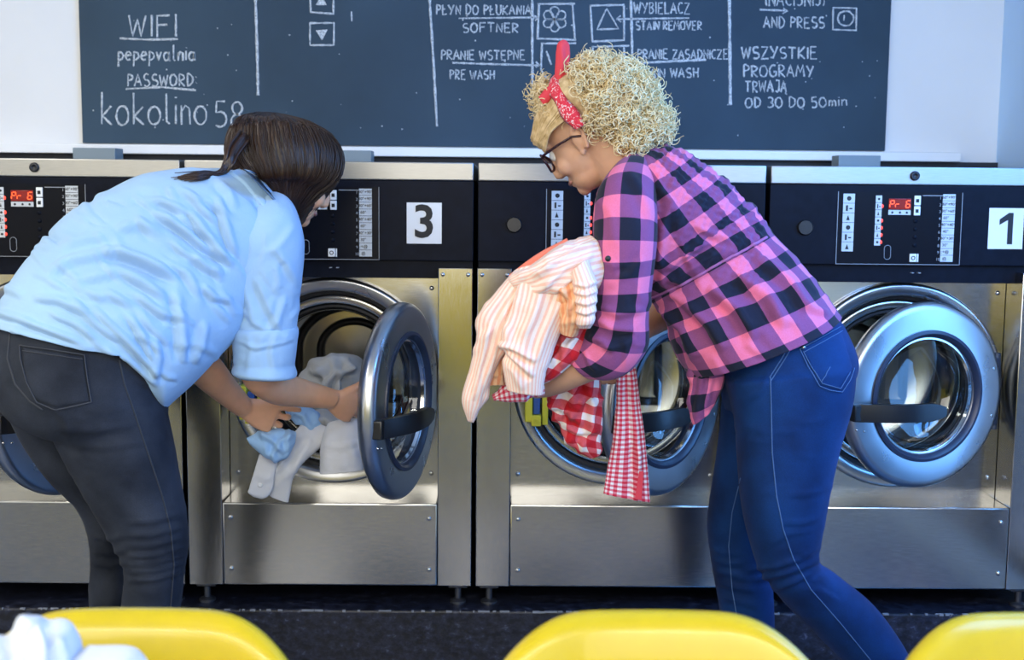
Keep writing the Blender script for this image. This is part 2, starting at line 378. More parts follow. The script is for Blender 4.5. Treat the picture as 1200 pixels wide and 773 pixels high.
    f_ = fp.build('front_sheet', M['steel'], m, auto=40)
    for xs, zs in ((-.262, .955), (.262, .955), (-.262, .45), (.262, .45)): screw_head(MB(), xs, .105, zs, .0065).build('screw', M['screw'], f_)
    k_ = MB().box(-.2835, .2835, .0, .14, .168, .391, bev=.004).build('kick_panel', M['steel'], m, auto=40)
    for xs in (-.262, .262):
        for zs in (.352, .213): screw_head(MB(), xs, 0, zs, .0065).build('screw', M['screw'], k_)
    # loading port: stepped steel rings, rubber lips, drum
    c = (0, 0, ZC)
    MB().lathe([(.266, .12), (.278, .105), (.2785, .086), (.2765, .078), (.272, .0745), (.268, .074), (.252, .078), (.247, .080), (.244, .085), (.243, .092), (.243, .14)], c, 96).build('port_ring', M['steel_d'], m, auto=50)
    MB().lathe([(.246, .11), (.232, .112), (.229, .13), (.229, .15)], c, 96).build('outer_seal', M['rubber'], m, auto=50)
    MB().lathe([(.234, .13), (.230, .116), (.222, .112), (.208, .118), (.204, .15)], c, 96).build('inner_ring', M['drum'], m, auto=50)
    MB().lathe([(.206, .13), (.202, .124), (.196, .124), (.192, .132), (.192, .17)], c, 96).build('door_seal', M['rubber'], m, auto=50)
    MB().lathe([(.194, .15), (.188, .146), (.184, .150), (.184, .20), (.20, .215), (.272, .225), (.276, .24), (.276, .56), (.262, .575), (.15, .58), (.0005, .572)], c, 96).build('drum', M['drum'], m, auto=50)
    # pressed black ribs on the drum's back wall
    for rr, ww, hh, r_ in ((.178, .172, .17, .0125), (.092, .105, .112, .0115)):
        pts = []
        for t in np.linspace(0, PI, 28): pts.append((ww*math.cos(t), .566, ZC+.02+hh*.8*math.sin(t)))
        for z_ in np.linspace(ZC+.02, ZC-.13, 8)[1:]: pts.append((-ww, .566, z_))
        for z_ in np.linspace(ZC-.13, ZC+.02, 8)[:-1]: pts.append((ww, .566, z_))
        MB().tube(pts, r_, 8, closed=True).build('drum_rib', M['rubber'], m)
    # door: built about its hinge axis (local origin), closed lying along -X
    d = bpy.data.objects.new('door', None)
    e = .26; dc = (-e, -.03, 0)
    D = MB().lathe([(.150, -.004), (.154, -.010), (.160, -.0132), (.166, -.0138), (.221, -.0138), (.2275, -.0128), (.234, -.0095), (.239, -.003), (.2415, .008), (.239, .022), (.230, .030), (.166, .030), (.158, .022)], dc, 96, closed=False)
    dob = D.build('door', M['steel_d'], None, auto=50, loc=Vector((0, 0, 0))); dob.parent = m; dob.location = (HX, HY, ZC-.11)
    def sub(mb, name, mat, auto=50):
        o_ = mb.build(name, mat, None, auto=auto, loc=Vector((0, 0, 0))); o_.parent = dob; return o_
    sub(MB().lathe([(.171, -.012), (.170, -.018), (.162, -.020), (.154, -.014), (.149, .002), (.149, .02), (.160, .034), (.172, .034), (.176, .030)], dc, 80), 'gasket', M['rubber_b'])
    sub(MB().lathe([(.154, .0), (.150, .012), (.140, .045), (.120, .066), (.085, .078), (.045, .083), (.0005, .084)], dc, 72), 'glass_bowl', M['bowl'])
    sub(MB().lathe([(.1515, .002), (.1515, -.004), (.146, -.004), (.143, .004)], dc, 72), 'glass_rim', M['chrome'])
    # paddle handle from the free edge across the glass
    h = MB(); st = []; uu = np.linspace(0, 1, 12)
    for t in uu:
        x_ = -(e+.225)+t*.235; off = -.045-(.052*math.sin(min(t*1.5, 1)*PI/2))
        st.append((x_, off))
    G = []
    for i, (x_, off) in enumerate(st):
        hw = .0225 if i < 10 else (.019 if i == 10 else .012); th = .0085
        G.append([(x_, off-th, -.03-hw), (x_, off-th-.002, -.03), (x_, off-th, -.03+hw), (x_, off+th, -.03+hw), (x_, off+th, -.03-hw)])
    h.grid(np.array(G), wrap=True, cap0=True, cap1=True)
    h.box(-(e+.232), -(e+.195), -.06, -.035, -.052, -.008, bev=.004)
    sub(h, 'handle', M['handle'], 40)
    for z_ in (-.068, -.068):
        pass
    s2 = MB()
    sub(screw_head(MB(), -(e+.213), -.0415, -.075, .0035), 'screw', M['screw']); sub(screw_head(MB(), -(e+.190), -.0415, -.079, .0035), 'screw', M['screw'])
    hp = MB().box(-.05, .012, .0, .030, -.10, .085, bev=.005).lathe([(.011, -.11), (.011, .095)], (.004, .012, 0), 16, axis='z')
    hb = sub(hp, 'hinge_plate', M['steel_h'], 40)
    for z_ in (.062, -.062): sub(screw_head(MB(), -.052, -.0395, z_, .0075), 'hinge_screw', M['screw'])
    bpy.data.objects.remove(d)
    # latch block on the left lip of the port
    lt = MB().box(-.246, -.226, .045, .10, ZC-.10, ZC-.01, bev=.003).build('latch_plate', M['latch'], m, auto=40)
    MB().box(-.224, -.206, .05, .10, ZC-.08, ZC-.025, bev=.003).build('latch_block', M['latch_b'], m, auto=40)
    MB().box(-.229, -.203, .040, .10, ZC-.11, ZC-.081, bev=.002).lathe([(.006, .038), (.006, .034), (.003, .034)], (-.216, 0, ZC-.096), 16).build('latch_tab', M['latch'], m, auto=40)
    MB().box(-.200, -.184, .06, .10, ZC-.11, ZC-.01, bev=.002).build('latch_strip', M['latch'], m, auto=40)
    # vent box at the rear of the lid
    MB().box(-.068, .058, .52, .60, 1.285, 1.33, bev=.002).build('vent_box', M['vent'], m, auto=40)
    return m
M['bowl'] = glass_mat('door_glass', (.80, .88, .93), .03, 1.45, .09)
M['steel_h'] = pmat('dark_hinge_steel', (.12, .13, .16), .35, .8)
M['latch'] = pmat('yellow_latch_plastic', (.72, .66, .05), .4)
M['latch_b'] = pmat('blue_latch_block', (.03, .1, .35), .4)
M['vent'] = pmat('grey_vent_box', (.2, .25, .27), .5)
proto = make_machine()
def place_machine(src, first, x, phi, label, digit):
    o = src if first else copy_tree(src)
    o.location.x = x; o['label'] = label; o['group'] = 'row of coin laundry washers'
    for ch in o.children:
        if ch.name.startswith('door') and not ch.name.startswith('door_seal'): ch.rotation_euler = (0, 0, math.radians(phi))
    return o
m4 = place_machine(proto, True, -1.14, 62, 'steel washing machine at the left end, mostly hidden behind the woman in charcoal jeans', None)
m3 = place_machine(proto, False, -.38, 75, 'steel washing machine numbered 3, round door swung wide open, laundry spilling out', '3')
m2 = place_machine(proto, False, .38, 48, 'steel washing machine with door half open in front of the blonde woman', None)
m1 = place_machine(proto, False, 1.14, 20, 'steel washing machine numbered 1 at the right end, round door slightly ajar', '1')
for mm, dg_ in ((m3, '3'), (m1, '1')):
    x = mm.location.x+.246
    pl = MB().box(x-.0455, x+.0455, .0335, .0348, 1.0765, 1.183).build('number_plate', M['white_p'], mm)
    if dg_ == '3': V, F = text_mesh(dg_, .118, None, 't', None, x, .0329, 1.130, bold=.0025)
    else:
        V = [(x+a*.001, .0329, 1.130+b*.001) for a, b in ((4, -41), (18, -41), (18, 41), (6, 41), (-18, 24), (-18, 9), (4, 22))]; F = [(0, 1, 2, 3, 6), (6, 3, 4, 5)]
    MB().add(V, F).build('plate_digit', M['ink'], pl, smooth=False)
# ------------------------------------------------------------------ chalkboard
M['slate'] = pmat('chalkboard_slate', (.036, .064, .092), .55, noise=.22, nscale=2.2, spec=.15, bump=.04, bscale=120)
def chalk_mat():
    m = bpy.data.materials.new('white_chalk'); m.use_nodes = True; N, L = nt(m); b = N['Principled BSDF']; b.inputs['Roughness'].default_value = .95
    tc = N.new('ShaderNodeTexCoord'); n = N.new('ShaderNodeTexNoise'); n.inputs['Scale'].default_value = 420; n.inputs['Detail'].default_value = 3; L.new(tc.outputs['Object'], n.inputs[0])
    r = N.new('ShaderNodeValToRGB'); r.color_ramp.elements[0].position = .36; r.color_ramp.elements[0].color = (.16, .19, .21, 1); r.color_ramp.elements[1].position = .56; r.color_ramp.elements[1].color = (.72, .75, .76, 1)
    L.new(n.outputs[0], r.inputs[0]); L.new(r.outputs[0], b.inputs[0]); return m
M['chalk'] = chalk_mat()
YB = .738
board = MB().box(-1.2505, 1.2765, YB, .7475, 1.351, 2.3, bev=.001).build('chalkboard', M['slate'], auto=40)
tag(board, 'dark slate chalkboard with chalk handwriting, on the white wall above the washing machines', 'chalkboard')
def ell(cx, cy, rx, ry, a0=0, a1=360, n=14): return [(cx+rx*math.cos(math.radians(a)), cy+ry*math.sin(math.radians(a))) for a in np.linspace(a0, a1, n)]
Oo = ell(.3, .5, .28, .48, 90, 450, 18)
GL = {  # strokes on a 0..~.6 wide, 0..1 high cell (y up)
 'A': [[(0, 0), (.28, 1), (.56, 0)], [(.12, .38), (.46, .36)]], 'B': [[(.05, 0), (.05, 1), (.35, .95), (.42, .75), (.3, .55), (.05, .52)], [(.3, .52), (.48, .3), (.35, .04), (.05, 0)]],
 'C': [ell(.32, .5, .28, .48, 55, 305)], 'D': [[(.06, 0), (.06, 1)], ell(.06, .5, .46, .49, 90, -90, 12)], 'E': [[(.5, 1), (.06, 1), (.06, 0), (.52, 0)], [(.06, .52), (.42, .54)]],
 'F': [[(.55, 1), (.06, .98), (.06, 0)], [(.06, .55), (.45, .57)]], 'G': [ell(.32, .5, .28, .48, 60, 330)+[(.56, .45), (.34, .45)]], 'H': [[(.06, 0), (.06, 1)], [(.5, 0), (.5, 1)], [(.06, .5), (.5, .52)]],
 'I': [[(.08, 0), (.08, 1)]], 'J': [[(.12, 1), (.42, 1), (.42, .15), (.25, 0), (.05, .1)]], 'K': [[(.06, 0), (.06, 1)], [(.5, 1), (.08, .45), (.52, 0)]], 'L': [[(.06, 1), (.06, 0), (.48, .02)]],
 'M': [[(0, 0), (.1, 1), (.32, .4), (.54, 1), (.64, 0)]], 'N': [[(.05, 0), (.05, 1), (.5, 0), (.5, 1)]], 'O': [Oo], 'P': [[(.06, 0), (.06, 1)], ell(.06, .74, .4, .26, 90, -90, 10)],
 'R': [[(.06, 0), (.06, 1)], ell(.06, .74, .4, .26, 90, -90, 10)+[(.5, 0)]], 'S': [ell(.28, .74, .22, .25, 40, 260, 9)+ell(.28, .26, .24, .25, 80, -140, 9)], 'T': [[(0, 1), (.56, .97)], [(.28, .97), (.28, 0)]],
 'U': [[(.05, 1), (.05, .25), (.2, 0), (.38, .03), (.5, .25), (.5, 1)]], 'V': [[(0, 1), (.27, 0), (.54, 1)]], 'W': [[(0, 1), (.16, 0), (.34, .85), (.5, 0), (.66, 1)]], 'Y': [[(0, 1), (.26, .5)], [(.54, 1), (.2, 0)]],
 'Z': [[(.02, 1), (.5, 1), (.02, 0), (.54, .02)]], ':': [[(.1, .25), (.12, .28)], [(.1, .72), (.12, .75)]], ' ': [], '(': [ell(.3, .5, .2, .55, 120, 240, 8)], ')': [ell(.0, .5, .2, .55, 60, -60, 8)],
 '5': [[(.46, 1), (.1, 1), (.08, .58)]+ell(.24, .3, .26, .3, 110, -130, 10)], '8': [ell(.28, .75, .2, .24, 270, 630, 14)+ell(.28, .25, .25, .26, 90, -270, 14)], '3': [ell(.25, .75, .22, .25, 140, -80, 9)+ell(.25, .26, .25, .26, 80, -140, 9)], '0': [Oo],
 'k': [[(.05, 0), (.05, 1.05)], [(.42, .6), (.08, .28), (.45, -.02)]], 'o': [ell(.26, .3, .24, .3, 90, 450, 16)], 'l': [[(.08, 1.05), (.1, .1), (.22, 0)]], 'i': [[(.08, .6), (.08, 0)], [(.08, .82), (.09, .85)]],
 'n': [[(.05, .6), (.06, 0)], [(.06, .4), (.22, .6), (.38, .5), (.4, 0)]], 'p': [[(.06, .62), (.04, -.4)], ell(.06, .32, .34, .28, 95, -95, 12)], 'e': [[(.04, .3), (.4, .36)]+ell(.22, .3, .2, .28, 10, 310, 12)],
 'r': [[(.06, .6), (.06, 0)], [(.06, .4), (.2, .58), (.34, .55)]], 'v': [[(.02, .6), (.18, 0), (.36, .6)]], 'a': [ell(.22, .3, .2, .28, 60, 400, 14), [(.42, .6), (.42, .08), (.5, 0)]], 'm': [[(.05, .6), (.05, 0)], [(.05, .42), (.18, .6), (.28, .5), (.28, 0)], [(.28, .42), (.42, .6), (.52, .5), (.53, 0)]],
}
GL['Ł'] = GL['L']+[[(-.04, .4), (.3, .62)]]; GL['Ę'] = GL['E']+[[(.4, 0), (.34, -.15), (.48, -.22)]]; GL['Ą'] = GL['A']+[[(.5, 0), (.46, -.15), (.6, -.2)]]
GL['Ś'] = GL['S']+[[(.28, 1.1), (.42, 1.25)]]
def gw(ch):
    if ch == ' ': return .38
    xs = [p[0] for s_ in GL[ch] for p in s_]; return max(xs)+.16
def stroke(mb, pts, w, jit=.0):
    """chalk stroke: a low ribbon on the board; pts are pixels of the photograph on the board's plane"""
    P = np.array([unproj(x+rnd.gauss(0, jit), y+rnd.gauss(0, jit), YB) for x, y in pts])[:, [0, 2]]
    Q = [P[0]]
    for a, b in zip(P[:-1], P[1:]):
        n = max(1, int(np.linalg.norm(b-a)/.012))
        for k in range(1, n+1): Q.append(a+(b-a)*k/n)
    Q = np.array(Q); T = np.gradient(Q, axis=0); T /= np.linalg.norm(T, axis=1)[:, None]+1e-9; N = np.stack([-T[:, 1], T[:, 0]], 1)
    ww = w*.5*(1+.25*nrs.randn(len(Q)).clip(-1, 1))[:, None]
    A = Q+N*ww; B = Q-N*ww
    G = np.zeros((len(Q), 4, 3)); h = .0016
    for j, (X_, yy) in enumerate(((A, YB), (Q+N*ww*.7, YB-h), (Q-N*ww*.7, YB-h), (B, YB))): G[:, j, 0] = X_[:, 0]; G[:, j, 2] = X_[:, 1]; G[:, j, 1] = yy
    mb.grid(G)
def write(txt, x0, x1, ybase, ytop, w=.0055, slope=0.0, name='chalk_words', jit=.25):
    mb = MB(); tot = sum(gw(c) for c in txt)-.16; sx = (x1-x0)/tot; sy = ybase-ytop; x = 0
    for c in txt:
        dy = rnd.uniform(-.03, .03)*sy; sc = rnd.uniform(.95, 1.05)
        for s_ in GL[c]:
            stroke(mb, [(x0+(x+px)*sx, ybase+dy-py*sy*sc+slope*(x+px)*sx) for px, py in s_], w*rnd.uniform(.85, 1.1), jit*.6)
        x += gw(c)
    return mb.build(name, M['chalk'], board, smooth=False)
def lines(segs, w=.006, name='chalk_line', jit=.3):
    mb = MB()
    for s_ in segs: stroke(mb, s_, w, jit)
    return mb.build(name, M['chalk'], board, smooth=False)
write('WIFI', 151, 206, 43, 18, .006); lines([[(141, 45), (175, 46.5), (209, 45.5)]], .006, 'chalk_underline')
write('pepepvalnia', 138, 229, 71, 54, .0055)
write('PASSWORD:', 149, 230, 101, 87, .005); lines([[(148, 104), (190, 102.5), (230, 105.5)]], .006, 'chalk_underline')
write('kokolino', 118, 242, 146, 110, .006); write('58', 251, 285, 149, 119, .006)
lines([[(299, -4), (301, 60), (302.5, 112)]], .008); lines([[(503, -4), (508, 80), (512, 148)]], .0075); lines([[(624, -4), (623.5, 50), (624, 108)]], .0075)
lines([[(739, -4), (741, 76)]], .008); lines([[(855, -4), (856, 123)]], .009)
def fill_tri(mb, pts):
    P = [unproj(x, y, YB-.0016) for x, y in pts]; mb.add(P, [(0, 1, 2)])
mb = MB(); [stroke(mb, s_, .0055, .3) for s_ in ([(363, -14), (391, -14), (391, 16), (364, 15), (363, -14)],)]; fill_tri(mb, [(370, 6), (383, 6), (376.5, -6)]); mb.build('chalk_icon', M['chalk'], board, smooth=False)
mb = MB(); [stroke(mb, s_, .0055, .3) for s_ in ([(363, 27), (391, 27), (391, 53), (364, 53.5), (363, 27)],)]; fill_tri(mb, [(370, 35.5), (384, 34.5), (377.5, 47.5)]); mb.build('chalk_icon', M['chalk'], board, smooth=False)
lines([[(412, 13), (412, 25)]], .005, 'chalk_tick')
write('PŁYN DO PŁUKANIA', 511, 622, 17, 6, .0045); lines([[(538, 21.5), (580, 21), (630, 20.5)], [(626, 18), (631, 20.5), (627, 24)]], .005, 'chalk_arrow'); write('SOFTNER', 542, 607, 38, 27, .0045)
write('PRANIE WSTĘPNE', 517, 615, 70, 59, .0045); lines([[(530, 73.5), (580, 75), (632, 76.5)], [(628, 72), (632, 76), (628, 79)]], .0055, 'chalk_arrow'); write('PRE WASH', 527, 579, 93, 82, .0042)
lines([[(630, 5), (674, 4)], [(632, 6), (630, 46)], [(629, 45.5), (675, 47)], [(671, 5), (674, 47)]], .006, 'chalk_icon')
fl = []
for k in range(6):
    a = math.radians(60*k+30); c = (650+9*math.cos(a), 22.5+9.5*math.sin(a)); fl.append([(650, 22.5)]+[(c[0]+5.2*math.cos(a+t), c[1]+5.2*math.sin(a+t)) for t in np.linspace(-2.3, 2.3, 9)]+[(650, 22.5)])
lines(fl, .0045, 'chalk_flower', .15)
lines([[(691, 6), (732, 6)], [(692, 6), (694, 48)], [(693, 49), (732, 47)], [(731, 6), (731.5, 47)]], .006, 'chalk_icon'); lines([[(710.5, 10), (700, 34.5), (725, 33.5), (710.5, 10)]], .005, 'chalk_icon')
lines([[(634, 51), (676, 50.5)], [(635, 51), (634, 82), (641, 92), (650, 96)], [(641, 60), (646, 76)]], .0055, 'chalk_icon'); lines([[(694, 55), (737, 54)], [(695, 55), (695, 80)], [(731, 56), (732, 80)]], .0055, 'chalk_icon')
write('WYBIELACZ', 743, 808, 16, 3, .0045); lines([[(808, 21), (722, 22)], [(727, 18.5), (722, 22), (728, 25)]], .005, 'chalk_arrow'); write('STAIN REMOVER', 745, 822, 35, 25, .0045)
write('PRANIE ZASADNICZE', 747, 853, 69, 58, .0045); lines([[(748, 74), (790, 72), (828, 70)]], .007, 'chalk_underline'); write('MAIN WASH', 752, 818, 91, 80, .0045)
write('(NACIŚNIJ)', 896, 966, 7, -9, .0045); lines([[(890, 11.5), (922, 13)], [(918, 9.5), (923, 13), (917, 16)]], .005, 'chalk_arrow'); write('AND PRESS', 895, 966, 33, 20, .0048)
lines([[(976, 9), (1004, 9.5), (1003.5, 36), (976, 35), (976, 9)], ell(991, 21.5, 9.5, 8.5, 0, 360, 18), [(989, 17.5), (989, 24)]], .005, 'chalk_icon', .2)
write('WSZYSTKIE', 869, 957, 69, 55, .0052); write('PROGRAMY', 871, 953, 90, 76, .005); write('TRWAJĄ', 873, 922, 108, 95, .005); write('OD 30 DO 50', 873, 968, 126, 114, .0048); write('min', 971, 992, 124, 112, .0048)
sp = MB()
for _ in range(60):
    x, y = rnd.uniform(105, 1030), rnd.uniform(5, 160); p = unproj(x, y, YB); r_ = rnd.uniform(.0012, .0028); sp.lathe([(r_, 0), (r_*.6, -.001), (.0001, -.001)], tuple(p), 6)
sp.build('chalk_specks', M['chalk'], board)
tag(bpy.data.objects['chalk_specks'], kind='stuff')
# ------------------------------------------------------------------ yellow shell chairs
M['yellow'] = pmat('yellow_chair_plastic', (.55, .405, .004), .32, noise=.04, nscale=30, coat=.3)
M['chair_leg'] = pmat('chair_leg_steel', (.5, .5, .5), .3, 1)
def hermite(P, t, q):
    P = np.asarray(P, float); t = np.asarray(t, float); m = np.gradient(P, t, axis=0) if len(t) > 2 else np.repeat(((P[1]-P[0])/(t[1]-t[0]))[None], 2, 0)
    i = np.clip(np.searchsorted(t, q, side='right')-1, 0, len(t)-2); h = (t[i+1]-t[i]); s = ((q-t[i])/h)
    sh = (-1,)+(1,)*(P.ndim-1); s = s.reshape(sh); h = h.reshape(sh)
    return (2*s**3-3*s**2+1)*P[i]+(s**3-2*s**2+s)*h*m[i]+(-2*s**3+3*s**2)*P[i+1]+(s**3-s**2)*h*m[i+1]
def make_chair():
    c = thing('shell_chair', 'x', 'chair', (0, 0, -.02))
    # shell profile from the seat front up the seat, round the bend, to the back's rolled top (y towards the machines)
    prof = np.array([(-.235, .365), (-.225, .40), (-.17, .425), (-.05, .415), (.08, .405), (.15, .425), (.185, .49), (.205, .57), (.222, .645), (.232, .688), (.243, .712), (.262, .7215), (.272, .715)])
    half = np.array([.17, .185, .205, .215, .215, .215, .215, .213, .208, .205, .203, .201, .20]); nv = 70
    t = np.concatenate([[0], np.cumsum(np.linalg.norm(np.diff(prof, axis=0), axis=1))]); q = np.linspace(0, t[-1], nv)
    pr = hermite(prof, t, q); hw = hermite(half[:, None], t, q)[:, 0]; nu = 61; G = np.zeros((nv, nu, 3))
    for i in range(nv):
        k = q[i]/t[-1]; back = max(0, min(1, (k-.55)/.1))
        for j in range(nu):
            s = -1+2*j/(nu-1); e = abs(s)
            x = hw[i]*s; lift = (.035*(1-back)*max(0, e-.35)**1.6)
            fwd = -.055*back*e**2.6                     # the back wraps forward at its sides
            drop = -(.115*max(0, e-.38)**2.4)*max(0, (k-.66)/.34)**1.2*2.0     # rounded top corners
            G[i, j] = (x, pr[i, 0]+fwd, pr[i, 1]+lift+drop)
    mb = MB(); mb.grid(G); o = mb.build('seat_shell', M['yellow'], None, loc=Vector((0, 0, 0))); o.parent = c
    so = o.modifiers.new('thick', 'SOLIDIFY'); so.thickness = .006; so.offset = 0
    for sx in (-1, 1):
        for (y0, y1) in ((-.15, -.21), (.12, .20)):
            l = MB().tube([(sx*.15, y0, .405), (sx*.16, y0, .38), (sx*.214, y1*1.03, -.025)], .011, 12).build('leg', M['chair_leg'], None, loc=Vector((0, 0, 0))); l.parent = c
            f = MB().lathe([(.014, -.002), (.014, .018), (.011, .022)], (sx*.214, y1*1.03, -.028), 14, axis='z').build('foot_cap', M['rubber'], None, loc=Vector((0, 0, 0))); f.parent = l
    return c
ch0 = make_chair()
for i, (x, y, lab) in enumerate(((.26, -1.98, 'yellow plastic shell chair in the middle foreground, empty'), (-.37, -1.985, 'yellow plastic shell chair at the lower left with pale crumpled laundry on it'), (.745, -1.98, 'yellow plastic shell chair cut off by the lower right corner'))):
    c = ch0 if i == 0 else copy_tree(ch0)
    c.location.x, c.location.y = x, y; c['label'] = lab; c['group'] = 'yellow chairs facing away from the washers'
# ------------------------------------------------------------------ figures: sculpting tools
def ringset(rows):
    C, A, D = [], [], []
    for r in rows:
        xl, yl, xr, yr, Y, d = r[:6]; YL, YR = Y if isinstance(Y, tuple) else (Y, Y)
        p, q = unproj(xl, yl, YL), unproj(xr, yr, YR); C.append((p+q)/2); A.append((q-p)/2); D.append([d])
    return np.array(C), np.array(A), np.array(D)
class Loft:
    def __init__(s, rows, nu=72, nv=120, p=2.15, shrink=1.0, uoff=0.0):
        C, A, D = ringset(rows); t = np.concatenate([[0], np.cumsum(np.linalg.norm(np.diff(C, axis=0), axis=1)+.25*np.abs(np.diff(np.linalg.norm(A, axis=1))))])+1e-6*np.arange(len(C))
        q = np.linspace(0, t[-1], nv); C = hermite(C, t, q); A = hermite(A, t, q)*shrink; D = hermite(D, t, q)*shrink
        T = np.gradient(C, axis=0); B = np.cross(T, A); B /= np.linalg.norm(B, axis=1)[:, None]+1e-12
        B[B[:, 1] > 0] *= -1
        th = np.arange(nu)*2*PI/nu; c, sn = np.cos(th), np.sin(th)
        x = np.sign(c)*np.abs(c)**(2/p); y = np.sign(sn)*np.abs(sn)**(2/p)
        s.G = C[:, None]+A[:, None]*x[None, :, None]+(B*D)[:, None]*y[None, :, None]; s.C, s.A, s.B, s.D = C, A, B, D
        la = np.linalg.norm(A, axis=1); per = 2*PI*np.sqrt((la**2+D[:, 0]**2)/2)
        vl = np.concatenate([[0], np.cumsum(np.linalg.norm(np.diff(C, axis=0), axis=1))])
        u = np.linspace(0, 1, nu+1)
        s.UV = np.stack([(u[None]-.25)*np.full_like(per, per.mean())[:, None]+uoff, np.repeat(vl[:, None], nu+1, 1)], -1)
        s.nu, s.nv = nu, nv; s.vlen = vl[-1]
    def normals(s):
        du = np.roll(s.G, -1, 1)-np.roll(s.G, 1, 1); dv = np.gradient(s.G, axis=0); N = np.cross(du, dv); N /= np.linalg.norm(N, axis=2)[..., None]+1e-12
        out = (N*(s.G-s.C[:, None])).sum(2).mean(); return N*(1 if out > 0 else -1)
    def disp(s, fn):
        N = s.normals(); s.G = s.G+N*fn(s.G, N)[..., None]; return s
    def mb(s, mb=None, cap0=True, cap1=True, uv=True):
        mb = mb or MB(); return mb.grid(s.G, s.UV if uv else None, wrap=True, cap0=cap0, cap1=cap1)
def ridge(pts, amp, w, side=.6):
    """a cloth fold along a polyline (photo pixels, sculpted through the garment): ridge with a valley on one side"""
    pts = np.array(pts, float)
    def f(X, Y):
        best = np.full(X.shape, 1e9); sg = np.zeros(X.shape); tt = np.zeros(X.shape); L = np.linalg.norm(np.diff(pts, axis=0), axis=1); tot = L.sum(); a0 = 0
        for a, b, l in zip(pts[:-1], pts[1:], L):
            d = (b-a)/l; t = np.clip((X-a[0])*d[0]+(Y-a[1])*d[1], 0, l); ex, ey = X-a[0]-t*d[0], Y-a[1]-t*d[1]; r = np.hypot(ex, ey); m = r < best
            best = np.where(m, r, best); sg = np.where(m, d[0]*ey-d[1]*ex, sg); tt = np.where(m, (a0+t)/tot, tt); a0 += l
        tap = np.clip(np.minimum(tt, 1-tt)*5, .0, 1)**.7
        sd = np.sign(sg)*best/w
        return amp*tap*(np.exp(-(sd+.0)**2)-side*np.exp(-((sd-1.5)/1.1)**2))
    return f
def foldfield(folds, rand=0, box=None, ang=(0, 180), amp=.002, w=4, ln=(20, 60), seed=1):
    fs = [ridge(*a) for a in folds]; r = random.Random(seed)
    for _ in range(rand):
        x, y = r.uniform(box[0], box[2]), r.uniform(box[1], box[3]); a = math.radians(r.uniform(*ang)); l = r.uniform(*ln)/2; b = r.uniform(-.25, .25)
        dx, dy = math.cos(a)*l, math.sin(a)*l
        fs.append(ridge([(x-dx, y-dy), (x-dy*b, y+dx*b), (x+dx, y+dy)], amp*r.uniform(.5, 1.3)*(1 if r.random() < .7 else -1), w*r.uniform(.7, 1.4)))
    def fn(G, N):
        X, Y = px_of(G); d = np.zeros(X.shape)
        for f in fs: d = d+f(X, Y)
        return d
    return fn
def remesh(mb, voxel, smooth=4, fac=.5):
    me = bpy.data.meshes.new('tmp'); me.from_pydata(np.concatenate(mb.v).tolist(), [], mb.f); me.update()
    bm = bmesh.new(); bm.from_mesh(me); bmesh.ops.recalc_face_normals(bm, faces=bm.faces); bm.to_mesh(me); bm.free()
    o = bpy.data.objects.new('tmp', me); COL.objects.link(o)
    m = o.modifiers.new('r', 'REMESH'); m.mode = 'VOXEL'; m.voxel_size = voxel
    if smooth: k = o.modifiers.new('s', 'SMOOTH'); k.factor = fac; k.iterations = smooth
    dg = bpy.context.evaluated_depsgraph_get(); dg.update()
    e = bpy.data.meshes.new_from_object(o.evaluated_get(dg)); V = np.zeros(len(e.vertices)*3); e.vertices.foreach_get('co', V)
    N = np.zeros(len(e.vertices)*3); e.vertices.foreach_get('normal', N)
    F = [list(p.vertices) for p in e.polygons]
    bpy.data.objects.remove(o); bpy.data.meshes.remove(me); bpy.data.meshes.remove(e)
    return V.reshape(-1, 3), N.reshape(-1, 3), F
def bvh_of(V, F): return BVHTree.FromPolygons([tuple(v) for v in V], F)
def bvh_grid(G):
    mb = MB().grid(G, wrap=True); return bvh_of(np.concatenate(mb.v), mb.f)
def cast(bvh, x, y):
    d = CF*FPX+CR*(x-600)+CU*(386.5-y); h = bvh.ray_cast(Vector(CAM), Vector(d).normalized(), 6)
    if h[0] is None: return None, None
    n = h[1]; n = n if n.dot(Vector(d)) < 0 else -n
    return np.array(h[0]), np.array(n)
def seam(mb, bvh, pts, r=.0013, off=.0006, step=3.0, dash=False):
    Q = [np.array(pts[0], float)]
    for a, b in zip(pts[:-1], pts[1:]):
        a, b = np.array(a, float), np.array(b, float); n = max(1, int(np.linalg.norm(b-a)/step)); Q += [a+(b-a)*k/n for k in range(1, n+1)]
    P = []
    for q in Q:
        h, n = cast(bvh, *q)
        if h is None:
            if len(P) > 2: mb.tube(P, r, 6)
            P = []; continue
        if P and np.linalg.norm(P[-1]-(h+n*off)) > .06:
            if len(P) > 2: mb.tube(P, r, 6)
            P = []
        P.append(h+n*off)
    if dash:
        for k in range(0, len(P)-2, 2): mb.tube(P[k:k+2], r, 5)
    elif len(P) > 2: mb.tube(P, r, 6)
    return mb
